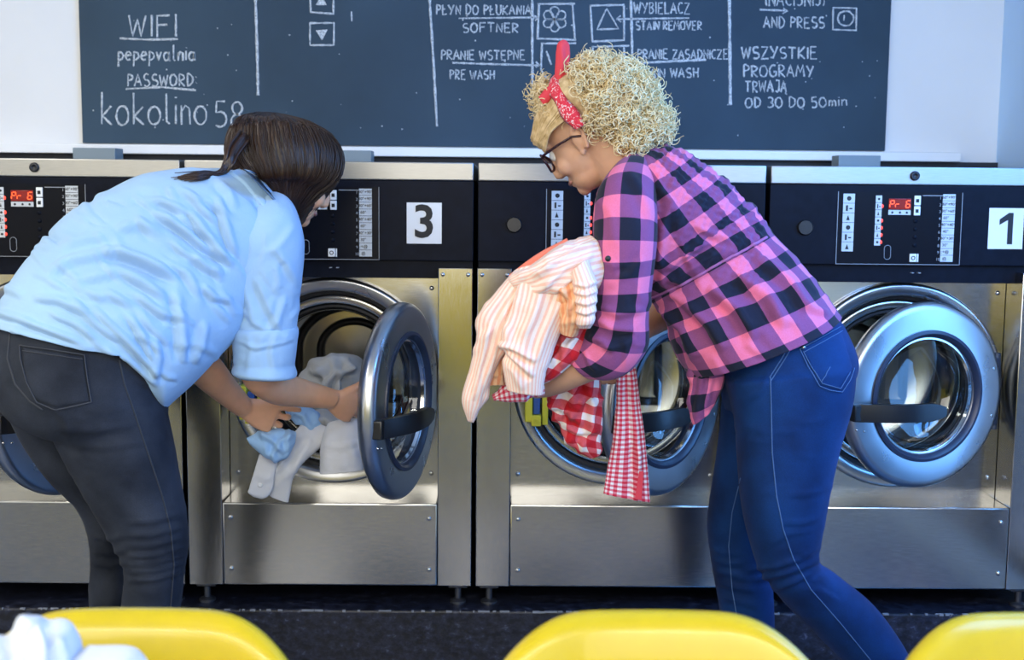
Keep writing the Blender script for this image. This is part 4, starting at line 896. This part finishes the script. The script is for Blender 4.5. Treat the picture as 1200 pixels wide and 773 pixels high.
Wn = unproj(626, 453, -.61); hand(bm_, Wn, nrm(unproj(585, 440, -.54)-Wn), np.array([-.2, .5, .8]), [(.5, .7, .5), (.6, .8, .5), (.7, .8, .5), (.7, .8, .5)], L=.95, flip=1, thumb=(.6, .5, .5))
limb(bm_, [(765, 235, -.42, .045), (800, 320, -.37, .042), (797, 352, -.37, .041), (775, 368, -.39, .038), (752, 384, -.43, .030), (740, 398, -.47, .026)])
Wf = unproj(740, 398, -.47); hand(bm_, Wf, nrm(unproj(722, 436, -.52)-Wf), np.array([-.5, -.6, .2]), [(.35, .5, .4), (.5, .6, .4), (.5, .6, .4), (.5, .6, .4)], L=.92, flip=1, thumb=(.5, .7, .2))
R2 = frame_of((-.73, .40, -.56), (-.50, .10, .83))
ear = unproj(679, 163, -.60)
C2 = ear-R2@(np.array([-.074, -.010, -.002])*.93)
W2 = head(bm_, C2, R2, .93)
bm_.tube([unproj(738, 196, -.55), unproj(722, 182, -.55), W2((0, -.03, -.03)), W2((0, -.02, .0))], [.066, .058, .056, .05], 24)
V, N_, F = remesh(bm_, .0038, 5)
body2 = MB().add(V, F).build('body', M['skin2'], p2)
face_parts(body2, W2, R2, M['iris'])
# jeans
jm = MB()
for rows in (pelvis2, nleg2, fleg2): Loft(rows, 64, 90).mb(jm, uv=False)
V, N_, F = remesh(jm, .0065, 4)
kn = [([(872, 668), (910, 664), (955, 650)], .005, 3.5, .8), ([(880, 680), (920, 672), (965, 655)], .006, 4, .8), ([(905, 692), (935, 680), (965, 662)], .004, 3.2, .8), ([(922, 580), (945, 580), (968, 574)], .003, 3), ([(915, 612), (940, 614), (962, 606)], .003, 3), ([(930, 645), (945, 650), (960, 640)], .003, 3), ([(870, 470), (890, 460), (905, 430)], .0025, 4),
      ([(832, 640), (845, 648), (868, 650)], .003, 3), ([(834, 655), (850, 660), (872, 660)], .004, 3), ([(836, 668), (855, 672), (876, 680)], .004, 3), ([(840, 682), (860, 688), (884, 692)], .004, 3), ([(842, 700), (862, 704), (890, 712)], .003, 3), ([(900, 640), (925, 625), (955, 622)], .002, 3), ([(985, 705), (960, 690), (940, 690)], .003, 3), ([(870, 500), (900, 508), (940, 505)], .0015, 4)]
fd = foldfield(kn, 22, (835, 470, 990, 740), (-25, 25), .0010, 3.2, (18, 45), 9)
V = V+N_*fd(V, N_)[:, None]
jeans2 = MB().add(V, F).build('jeans', M['denim'], p2)
bj = bvh_of(V, F)
patch(bj, [(938, 408), (962, 395), (985, 383)], [(960, 452), (985, 459), (1000, 432)], 24, 20).build('back_pocket', M['denim'], jeans2)
sm_ = MB()
for pl in ([(937, 409), (961, 396), (984, 383)], [(941, 413), (963, 401), (986, 388)], [(937, 409), (948, 432), (960, 452), (972, 457), (986, 459), (995, 445), (1000, 432)], [(941, 412), (951, 431), (963, 449), (984, 455), (995, 436)], [(962, 447), (967, 440), (972, 430)]): seam(sm_, bj, pl, .0008, .0032)
sm_.build('pocket_stitching', M['stitch'], jeans2)
h, n = cast(bj, 941, 407)
if h is not None: MB().ball(h+n*.003, .0045, None, 14, 10).build('rivet', M['screw'], jeans2)
sm_ = MB()
for pl in ([(946, 368), (930, 395), (916, 420), (902, 442)], [(950, 368), (934, 396), (920, 420), (903, 447)], [(903, 442), (904, 480), (905, 530), (910, 580), (918, 620), (930, 655), (950, 690), (985, 730), (1030, 785)]): seam(sm_, bj, pl, .0011, .0004)
seam(sm_, bj, [(868, 560), (858, 600), (854, 640), (858, 690), (866, 736)], .0011, .0004)
sm_.build('side_seam', M['stitch'], jeans2)
a = unproj(1086, 842, -.60); b = unproj(1040, 912, -.60)
shoe(p2, M['shoe_w'], a+np.array([.03, 0, .01]), (b[0], b[1], FL+.012), (-.75, 0, .55), h=.075)
a = unproj(880, 890, -.40); shoe(p2, M['shoe_w'], (a[0]+.05, -.44, FL), (a[0]-.19, -.36, FL), (0, 0, 1))
# shirt
t2 = Loft(torso2, 180, 230, 2.25, uoff=.012)
FO2 = [([(762, 350), (800, 335), (850, 305), (898, 280)], -.006, 4, .2), ([(772, 360), (800, 385), (815, 420)], .010, 7, .8), ([(800, 352), (830, 380), (850, 410)], .010, 7, .8), ([(830, 335), (865, 365), (885, 398)], .010, 7, .8), ([(860, 318), (900, 350), (922, 385)], .009, 7, .8), ([(885, 298), (925, 330), (950, 368)], .008, 6, .8), ([(785, 235), (775, 275), (772, 320)], .008, 6, .7), ([(775, 320), (800, 300), (830, 280)], .006, 6), ([(770, 335), (805, 318), (850, 290)], .006, 5), ([(770, 215), (790, 245), (800, 280)], .005, 6), ([(812, 262), (835, 275), (860, 282)], .004, 4), ([(940, 355), (955, 362), (972, 368)], .005, 4)]
f2 = foldfield([(q[0], q[1]*1.5, q[2])+tuple(q[3:]) for q in FO2], 60, (765, 190, 975, 425), (25, 80), .0034, 4, (18, 55), 6)
def smock(G, N):
    X, Y = px_of(G)   # gathered rows along the upper back
    a = X*.80-Y*.60; across = X*.60+Y*.80
    m = np.clip((across-565-0)/12, 0, 1)*np.clip((X-765)/14, 0, 1)*np.clip((905-X)/12, 0, 1)*np.clip((330-Y)/10, 0, 1)
    up = (Y-(168+(X-735)*.72)) ; m2 = np.clip((92-up)/14, 0, 1)
    return m2*np.clip((X-760)/14, 0, 1)*np.clip((902-X)/10, 0, 1)*.0022*(np.sin((up+1.5*np.sin(X*.35))*2*PI/8.5)+.5*np.sin(X*.9+up*.3))
t2.disp(lambda G, N: f2(G, N)+smock(G, N))
hem_warp2 = [(800, 0), (850, -2), (900, -4), (940, 2), (985, 0)]
smb = MB(); t2.mb(smb, cap0=False, cap1=False)
s2 = Loft(sleeve2, 130, 170, 2.2, uoff=.02)
s2.disp(foldfield([([(690, 395), (705, 400), (720, 412)], .006, 4, .8), ([(697, 372), (715, 385), (745, 388)], .006, 5, .8), ([(700, 358), (725, 368), (757, 362)], .005, 5), ([(745, 395), (725, 405), (700, 408)], .006, 4, .8), ([(735, 200), (752, 225), (765, 260)], .005, 6), ([(700, 232), (715, 250), (720, 290)], .003, 6), ([(755, 300), (738, 320), (720, 325)], .004, 5), ([(702, 300), (720, 312), (740, 310)], .003, 5), ([(685, 410), (690, 425), (700, 436)], .005, 3)], 14, (700, 230, 765, 420), (0, 180), .0017, 4, (15, 40), 12))
s2.mb(smb, cap0=True, cap1=False)
s3 = Loft([(770, 215, 800, 200, -.44, .05), (772, 262, 830, 250, -.40, .06), (775, 310, 835, 320, -.38, .062), (776, 335, 822, 358, -.375, .056), (772, 348, 800, 374, -.385, .05)], 60, 60, 2.2); s3.mb(smb, cap1=False)
shirt2 = smb.build('shirt', M['plaid'], p2); so = shirt2.modifiers.new('cloth', 'SOLIDIFY'); so.thickness = .0025; so.offset = -1
tail = Loft([(790, 378, 850, 392, -.60, .03), (798, 404, 848, 412, -.62, .034), (806, 428, 849, 430, -.63, .032), (806, 452, 848, 446, -.63, .028), (804, 474, 842, 464, -.63, .024), (812, 497, 836, 478, -.63, .02)], 90, 90, 2.3)
tail.disp(foldfield([([(815, 400), (822, 440), (816, 490)], .009, 5, .9), ([(838, 405), (834, 440), (826, 480)], .008, 4.5, .9), ([(803, 430), (812, 450), (806, 475)], .006, 4), ([(810, 425), (830, 432), (848, 425)], -.008, 4, .2)], 8, (805, 400, 848, 490), (60, 120), .003, 4, (20, 50), 2))
tail.mb(cap0=True, cap1=True).build('shirt_tail', M['plaid'], shirt2)
bt = bvh_grid(t2.G); sm_ = MB(); seam(sm_, bt, [(762, 350), (785, 340), (815, 325), (850, 305), (898, 278)], .0032, .0015); sm_.build('waist_tie', pmat('mauve_waist_tie', (.36, .12, .30), .7), shirt2)
bs = bvh_grid(s2.G); h, n = cast(bs, 713, 303)
if h is not None: MB().ball(h+n*.002, (.006, .003, .006), None, 14, 10).build('sleeve_button', M['rubber'], shirt2)
# hair: an underlayer of soft lobes, then thousands of turns of curl
lob = []
for px, py, Y, r in ((714, 122, -.55, (.102, .115, .090)), (676, 112, -.55, (.066, .085, .056)), (752, 146, -.55, (.052, .095, .052)), (738, 162, -.57, (.052, .085, .034)), (655, 122, -.53, (.030, .06, .034)), (702, 98, -.55, (.072, .09, .050)), (642, 112, -.51, (.018, .05, .034))): lob.append((unproj(px, py, Y), np.array(r)))
ub = MB()
for c, r in lob: ub.ball(c, r*.88, None, 30, 22)
V, N_, F = remesh(ub, .007, 6)
# keep the underlayer off the face and the ear
loc = (V-C2)@R2
V = V-N_*np.clip(.02-np.abs(loc[:, :1]*0), 0, .0)
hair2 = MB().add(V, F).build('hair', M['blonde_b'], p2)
def on_face(p):
    l = R2.T@(np.asarray(p)-C2)
    if -.062 < l[1] < -.008 and l[0] < .02 and l[2] > .035: return True
    return (l[1] > .045 and l[2] < .045 and abs(l[0]) < .12) or (l[1] > -.035 and l[2] < .030 and abs(l[0]) < .16) or (l[2] < -.045 and l[1] > -.06)
cu = MB(); r4 = random.Random(21); cnt = 0; nb = len(V)
while cnt < 2500:
    i = r4.randrange(nb); p = V[i]; n = N_[i]
    if on_face(p): continue
    g = nrm(np.array([r4.gauss(0, .5), r4.gauss(0, .5), r4.gauss(-.45, .5)])); t = nrm(g-n*np.dot(g, n)); ax = nrm(t*r4.uniform(.5, 1.0)+n*r4.uniform(.0, .75))
    ln = r4.uniform(.02, .05); R_ = r4.uniform(.005, .0105); turns = ln/r4.uniform(.016, .028); a = nrm(np.cross(ax, n)+1e-6); b = np.cross(ax, a); ph = r4.uniform(0, 2*PI); m = int(10+turns*7); q = np.linspace(0, 1, m)
    P = p+n*.002+ax[None]*(q*ln)[:, None]+(np.cos(ph+q*turns*2*PI)[:, None]*a+np.sin(ph+q*turns*2*PI)[:, None]*b)*(R_*(.45+.55*q))[:, None]
    if on_face(P[-1]) or on_face(P[m//2]): continue
    cu.tube(P, np.linspace(.0021, .0008, m)*r4.uniform(.7, 1.15), 4, cap=False); cnt += 1
cu.build('curls', M['blonde'], hair2)
# straight hair swept up at the temple
te = MB()
for k in range(260):
    a = r4.random(); jx = r4.uniform(-.004, .004)
    s0 = W2((-.084-.010*math.sin(a*PI)+jx+.05*a*a, -.015, .050+.085*a)); s1 = W2((-.088+jx+.03*a, .032+.02*a, .046+.055*a)); s2_ = W2((-.078+jx+.02*a, .074+.02*a, .030+.035*a+r4.uniform(-.012, .006)))
    te.tube(hermite(np.array([s0, s1, s2_]), [0, 1, 2], np.linspace(0, 2, 11)), np.linspace(.0022, .0008, 11), 4)
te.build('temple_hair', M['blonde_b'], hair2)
# bandana: a band over the head with a knotted tab
bd = []
for t in np.linspace(-.15, PI+.15, 60):
    x, z, yy = .104*math.cos(t), .118*math.sin(t)+.032, -.036+.012*math.sin(t)
    c = W2((x, yy, z)); out = nrm(R2@np.array([math.cos(t), 0, math.sin(t)])); wd = nrm(R2@np.array([0, 1, .1])); w_ = .0165+.003*math.sin(t*9)
    bd.append([c-wd*w_, c-wd*w_*.6+out*.006, c+out*(.007+.002*math.sin(t*23)), c+wd*w_*.6+out*.006, c+wd*w_, c-out*.003])
band = MB().grid(np.array(bd), wrap=True, cap0=True, cap1=True).build('bandana', M['bandana'], p2)
kn_ = Loft([(650, 100, 668, 103, -.56, .012), (650, 88, 667, 90, -.56, .014), (651, 72, 668, 74, -.56, .010), (652, 58, 668, 59, -.56, .008), (655, 49, 666, 50, -.56, .006), (659, 46.5, 663, 47, -.56, .003)], 40, 40, 2.4)
kn_.disp(foldfield([([(655, 100), (660, 75), (658, 52)], .004, 3, .7)], 0)); kn_.mb().build('bandana_knot', M['red_cloth'], band)
kt = Loft([(652, 94, 660, 106, -.57, .010), (645, 99, 653, 110, -.575, .012), (637, 106, 645, 118, -.575, .010), (631, 114, 637, 123, -.575, .005)], 36, 36, 2.4); kt.mb().build('bandana_tail', M['red_cloth'], band)
# spectacles
gl = MB(); lens = MB()
for sx in (-1, 1):
    rim = [W2((sx*(.035+.029*math.cos(t)), .104-.012*abs(math.cos(t))*(1 if sx*math.cos(t)*sx > 0 else .2), .004+.022*math.sin(t)+.004*math.cos(t))) for t in np.linspace(0, 2*PI, 32, endpoint=False)]
    gl.tube(rim, .0026, 8, closed=True)
    lens.add(rim+[W2((sx*.035, .104, .004))], [(i, (i+1) % 32, 32) for i in range(32)])
    gl.tube([W2((sx*.062, .094, .016)), W2((sx*.073, .085, .018)), W2((sx*.079, .04, .016)), W2((sx*.080, .0, .012)), W2((sx*.078, -.02, .0))], .0027, 8)
gl.tube([W2((-.008, .104, .010)), W2((0, .107, .013)), W2((.008, .104, .010))], .002, 8)
gls = gl.build('spectacles', M['frame'], p2); lens.build('lens', M['lens'], gls)
# ------------------------------------------------------------------ laundry
M['peach'] = check_mat('peach_striped_cotton', (.88, .72, .61), (.88, .52, .40), (.88, .52, .40), .0088, .45, c1b=(.88, .72, .61))
M['peach_shade'] = check_mat('peach_inner_shade', (.86, .52, .30), (.80, .34, .17), (.80, .34, .17), .0115, .45, c1b=(.86, .52, .30))  # deeper peach for inner folds, their shading put into the colour
M['coral'] = pmat('coral_edge_cloth', (.80, .20, .12), .75)
M['gingham'] = check_mat('red_white_gingham', (.84, .78, .78), (.72, .22, .27), (.62, .025, .06), .0108, .5)
M['redcheck'] = check_mat('red_white_large_check', (.82, .72, .64), (.66, .10, .11), (.50, .012, .02), .040, .55, rotate=.3)
M['white_c'] = pmat('white_cotton', (.66, .67, .70), .8, noise=.05, nscale=12, bump=.25, bscale=170, sheen=.1, spec=.2)
M['grey_c'] = pmat('light_grey_cotton', (.40, .41, .42), .85, noise=.08, nscale=12, bump=.3, bscale=170, sheen=.1, spec=.2)
M['blue_c'] = pmat('sky_blue_cotton', (.36, .58, .86), .8, noise=.05, nscale=12, bump=.25, bscale=170, sheen=.1, spec=.2)
M['pale_c'] = pmat('pale_blue_white_cotton', (.62, .67, .76), .85, noise=.12, nscale=9, bump=.3, bscale=120, spec=.2)
def cloth(rows, folds=(), rand=0, box=None, ang=(0, 180), amp=.003, w=4, ln=(15, 45), seed=1, p=2.3, nu=96, nv=90, mb=None, caps=(True, True)):
    L_ = Loft(rows, nu, nv, p)
    if folds or rand: L_.disp(foldfield(folds, rand, box, ang, amp, w, ln, seed))
    return L_.mb(mb, cap0=caps[0], cap1=caps[1])
# peach striped shirt over the blonde woman's forearm
pe = cloth([(602, 318, 648, 308, -.72, .035), (580, 343, 622, 348, -.73, .034), (560, 372, 604, 378, -.735, .032), (556, 402, 592, 408, -.735, .03), (549, 434, 580, 434, -.73, .027), (541, 468, 571, 464, -.725, .022), (545, 484, 560, 486, -.72, .015), (548, 493, 555, 495, -.72, .006)],
      [([(598, 345), (582, 400), (566, 455)], .008, 4, .8), ([(575, 375), (566, 420), (555, 470)], .007, 4, .8), ([(590, 360), (578, 385), (562, 400)], .006, 4)], 14, (550, 345, 595, 480), (85, 125), .0035, 3.6, (25, 60), 3)
cloth([(606, 322, 690, 300, -.745, .035), (603, 350, 676, 345, -.755, .038), (596, 375, 664, 374, -.76, .036), (587, 400, 652, 402, -.765, .032), (589, 430, 640, 434, -.765, .028), (594, 456, 636, 462, -.76, .020)],
      [([(582, 402), (604, 410), (628, 424)], .010, 3.6, 1.0), ([(582, 404), (602, 420), (626, 442)], .009, 3.6, 1.0), ([(660, 345), (640, 385), (628, 425)], .006, 5, .8), ([(612, 330), (604, 360), (590, 398)], .009, 5, .9), ([(640, 320), (628, 360), (612, 395)], .005, 5), ([(600, 430), (606, 445), (612, 458)], .004, 4)], 10, (595, 325, 660, 450), (90, 130), .003, 4, (25, 60), 4, mb=pe)
cloth([(690, 275, 700, 340, -.72, .05), (668, 280, 676, 345, -.735, .06), (645, 291, 655, 348, -.745, .062), (622, 307, 634, 350, -.74, .05), (602, 320, 612, 344, -.735, .03), (596, 328, 600, 338, -.73, .012)],
      [([(694, 285), (660, 300), (615, 330)], .008, 4.5, .9), ([(695, 298), (665, 312), (630, 340)], .009, 4.5, .9), ([(690, 315), (668, 325), (645, 345)], .008, 4, .9), ([(670, 284), (640, 302), (606, 326)], .006, 4, .8)], 16, (605, 285, 695, 340), (135, 165), .004, 4, (20, 50), 5, mb=pe)
cloth([(668, 322, 690, 305, -.79, .03), (672, 345, 700, 335, -.80, .034), (674, 365, 699, 360, -.805, .032), (675, 380, 695, 379, -.80, .026), (678, 384, 692, 384, -.80, .016)],
      [([(672, 332), (685, 336), (700, 330)], .005, 2.6, .9), ([(672, 342), (686, 346), (700, 341)], .005, 2.6, .9), ([(673, 353), (687, 357), (700, 352)], .005, 2.6, .9), ([(674, 364), (687, 368), (699, 363)], .005, 2.6, .9)], 0, mb=pe)
o = pe.build('striped_shirt', M['peach']); tag(o, 'peach and cream striped shirt draped over the blonde woman\'s forearm', 'clothing')
inn = cloth([(640, 325, 684, 322, -.76, .04), (646, 345, 690, 348, -.765, .045), (652, 368, 684, 370, -.765, .04), (655, 388, 676, 392, -.76, .03)],
      [([(655, 335), (668, 352), (662, 380)], .010, 4, .9), ([(680, 340), (668, 360), (672, 385)], .009, 4, .9)], 12, (645, 330, 685, 385), (30, 150), .005, 4, (15, 35), 6)
inn.build('shaded_inner_fold', M['peach_shade'], o)
cloth([(572, 402, 592, 408, -.71, .02), (568, 430, 592, 432, -.71, .02), (566, 452, 590, 450, -.71, .012)], [], 5, (565, 400, 590, 450), (70, 110), .004, 3, (15, 30), 2).build('shaded_inner_fold', M['peach_shade'], o)
cloth([(596, 322, 603, 332, -.70, .008), (630, 297, 637, 310, -.71, .008), (664, 279, 668, 291, -.70, .008)], nu=40, nv=40).build('collar_edge', M['coral'], o)
# red and white large check garment under and over the forearm
rc = cloth([(655, 428, 698, 420, -.56, .03), (641, 452, 704, 452, -.55, .03), (640, 476, 706, 478, -.545, .028), (655, 495, 706, 500, -.545, .026), (660, 514, 704, 516, -.545, .024), (676, 528, 706, 527, -.545, .018), (692, 537, 703, 533, -.545, .008)],
      [([(665, 435), (672, 465), (668, 500)], .009, 4, .9), ([(690, 440), (694, 480), (690, 520)], .009, 4, .9), ([(650, 470), (668, 485), (690, 505)], .007, 4, .9), ([(662, 500), (680, 508), (700, 505)], .007, 3.5, .9)], 26, (645, 440, 700, 525), (20, 140), .0065, 4, (15, 45), 7)
cloth([(650, 388, 694, 384, -.70, .03), (642, 408, 688, 408, -.71, .036), (634, 428, 664, 430, -.71, .036), (628, 444, 640, 446, -.70, .02)],
      [([(662, 395), (655, 412), (640, 435)], .009, 3.5, .9), ([(680, 392), (665, 405), (655, 425)], .008, 3.5, .9)], 10, (635, 392, 680, 435), (90, 150), .004, 3.5, (12, 30), 8, mb=rc)
tag(rc.build('checked_garment', M['redcheck']), 'red garment with large white checks, crumpled under the blonde woman\'s bare forearm', 'clothing')
# narrow gingham piece hanging from her right hand
gs = cloth([(726, 418, 742, 412, -.53, .012), (723, 440, 746, 438, -.53, .014), (721, 470, 750, 470, -.53, .014), (718, 505, 755, 505, -.53, .014), (712, 545, 759, 545, -.53, .013), (707, 578, 762, 588, -.53, .011)],
      [([(738, 425), (742, 480), (750, 560)], .007, 4, .9), ([(728, 430), (727, 480), (722, 540)], .003, 5), ([(748, 520), (746, 560), (743, 590)], .008, 4, 1.0)], 5, (720, 430, 755, 560), (75, 100), .0025, 5, (30, 70), 9, nv=110)
o = gs.build('gingham_strip', M['gingham']); tag(o, 'long narrow piece of small red and white gingham hanging before the half open door', 'clothing')
MB().add([unproj(*q) for q in ((749, 552, -.552), (754, 552, -.552), (752, 586, -.549), (744, 584, -.549))], [(0, 1, 2, 3)]).build('red_facing', M['red_cloth'], o)
tag(cloth([(577, 463, 579, 469, -.70, .006), (595, 444, 599, 471, -.70, .014), (614, 436, 616, 470, -.70, .016), (634, 438, 637, 463, -.69, .014)], [], 8, (580, 440, 630, 470), (70, 110), .003, 4, (15, 30), 4).build('gingham_hem', M['gingham']), 'small red gingham hem peeping out below the peach striped shirt', 'clothing')
# laundry coming out of washer 3
tag(cloth([(289, 513, 293, 521, -.205, .010), (304, 506, 306, 532, -.20, .028), (320, 502, 322, 540, -.20, .034), (335, 502, 336, 537, -.195, .030), (347, 506, 345, 520, -.19, .012)],
      [([(300, 505), (318, 515), (334, 532)], .008, 4, .9), ([(345, 508), (330, 515), (318, 536)], .008, 3.5, .9), ([(340, 500), (335, 515), (338, 530)], .006, 3)], 8, (300, 500, 340, 535), (20, 120), .003, 4, (12, 30), 3).build('blue_cloth', M['blue_c']), 'sky blue cloth gripped in the left hand of the woman in the blue shirt', 'clothing')
tag(cloth([(333, 474, 338, 490, -.10, .02), (350, 474, 353, 500, -.09, .032), (366, 478, 369, 512, -.08, .03), (376, 486, 378, 505, -.07, .015)], [([(340, 480), (355, 488), (368, 508)], .008, 3.6, .9)], 8, (338, 476, 372, 508), (20, 120), .004, 4, (12, 30), 3).build('blue_cloth', M['blue_c']), 'sky blue cloth bunched below the woman\'s right wrist inside washer 3', 'clothing')
ws = cloth([(352, 498, 392, 512, -.08, .03), (342, 508, 378, 522, -.11, .026), (328, 522, 362, 536, -.135, .022), (312, 536, 346, 552, -.145, .018), (306, 556, 343, 562, -.145, .014), (316, 580, 338, 588, -.14, .010)],
      [([(350, 508), (338, 530), (325, 555)], .008, 4, .9), ([(335, 520), (328, 540), (318, 560)], .006, 4, .9), ([(365, 515), (350, 535), (342, 560)], .005, 4)], 8, (315, 510, 365, 560), (100, 140), .003, 4, (20, 40), 5)
o = ws.build('white_shirt_sleeve', M['white_c']); tag(o, 'white shirt sleeve with buttoned cuff hanging out of washer 3 at the lower left', 'clothing')
cf = cloth([(304, 532, 326, 540, -.165, .010), (298, 552, 322, 556, -.168, .009), (292, 572, 318, 576, -.168, .008), (291, 577, 313, 582, -.168, .007), (296, 581, 308, 584, -.167, .004)], [([(300, 555), (310, 562), (320, 558)], .002, 4)], 0, p=3, nu=60, nv=50).build('cuff', M['white_c'], o)
MB().lathe([(.0058, 0), (.0058, -.002), (.003, -.003), (.0002, -.002)], tuple(unproj(305, 568, -.178)), 16).build('cuff_button', M['white_p'], cf)
MB().lathe([(.0022, 0), (.0022, -.002), (.0002, -.002)], tuple(unproj(324, 569, -.154)), 10).build('buttonhole', M['ink'], o)
w2_ = cloth([(384, 498, 424, 492, -.10, .03), (376, 518, 426, 512, -.12, .034), (374, 536, 426, 532, -.13, .032), (375, 555, 426, 550, -.135, .030)], [([(385, 505), (382, 530), (380, 552)], .004, 5), ([(405, 505), (402, 530), (400, 550)], .003, 6), ([(376, 520), (400, 524), (425, 516)], .002, 4)], 6, (378, 500, 422, 545), (60, 120), .002, 5, (15, 40), 6, caps=(True, False))
o = w2_.build('white_cuff', M['white_c']); so = o.modifiers.new('cloth', 'SOLIDIFY'); so.thickness = .002; so.offset = -1; tag(o, 'wide open white cuff hanging over the port rim beside the open washer door', 'clothing')
g1 = cloth([(356, 452, 362, 462, .10, .03), (362, 428, 374, 480, .12, .07), (380, 418, 386, 488, .13, .09), (400, 415, 402, 488, .13, .09), (418, 420, 416, 480, .12, .07), (428, 440, 424, 470, .11, .03)],
      [([(370, 440), (385, 425), (410, 420)], .012, 5, .9), ([(378, 455), (392, 438), (418, 432)], .013, 5, .9), ([(395, 470), (398, 445), (412, 428)], .012, 4, .9), ([(365, 455), (390, 462), (420, 458)], .010, 4, .9), ([(405, 420), (412, 440), (408, 470)], .010, 4, .9)], 20, (362, 420, 420, 480), (0, 180), .006, 4.5, (15, 40), 11, nu=130, nv=120)
tag(g1.build('grey_laundry', M['grey_c']), 'light grey crumpled laundry heaped in the drum of washer 3 behind the arm', 'clothing')
g2 = cloth([(356, 488, 362, 508, -.07, .02), (372, 480, 376, 522, -.06, .04), (392, 482, 394, 522, -.055, .042), (410, 494, 408, 516, -.06, .03), (416, 504, 414, 512, -.06, .012)],
      [([(360, 495), (380, 492), (405, 505)], .009, 4, .9), ([(368, 515), (385, 505), (408, 512)], .008, 4, .9)], 12, (360, 485, 410, 518), (0, 180), .005, 4, (12, 30), 12)
tag(g2.build('grey_cloth', M['grey_c']), 'grey cloth bundle at the mouth of washer 3 just above the white cuff', 'clothing')
# laundry on the left yellow chair
hp_ = cloth([(30, 738, 58, 738, -1.99, .02), (8, 742, 72, 744, -1.99, .05), (-14, 756, 82, 760, -1.99, .07), (-30, 790, 88, 792, -1.99, .085), (-40, 900, 94, 905, -1.99, .10), (-40, 1040, 96, 1040, -1.99, .11), (-30, 1130, 94, 1130, -1.99, .10)],
      [([(20, 740), (26, 760), (22, 800)], .012, 7, .9), ([(48, 738), (44, 765), (50, 800)], .012, 8, .9), ([(62, 742), (72, 770), (70, 820)], .008, 8, .8)], 40, (-30, 745, 110, 1000), (60, 120), .007, 9, (40, 110), 13, nu=130, nv=130)
tag(hp_.build('laundry_heap', M['pale_c']), 'pale blue and white crumpled laundry heaped on the left yellow chair', 'clothing')
tag(cloth([(86, 771, 100, 766, -1.99, .03), (98, 800, 152, 770, -1.99, .05), (104, 860, 172, 850, -1.99, .07), (106, 1000, 185, 1000, -1.99, .085), (106, 1135, 182, 1135, -1.99, .08)], [], 20, (95, 770, 190, 1000), (50, 130), .006, 8, (40, 90), 14).build('folded_cloth', M['white_c']), 'white cloth beside the laundry heap on the left yellow chair', 'clothing')
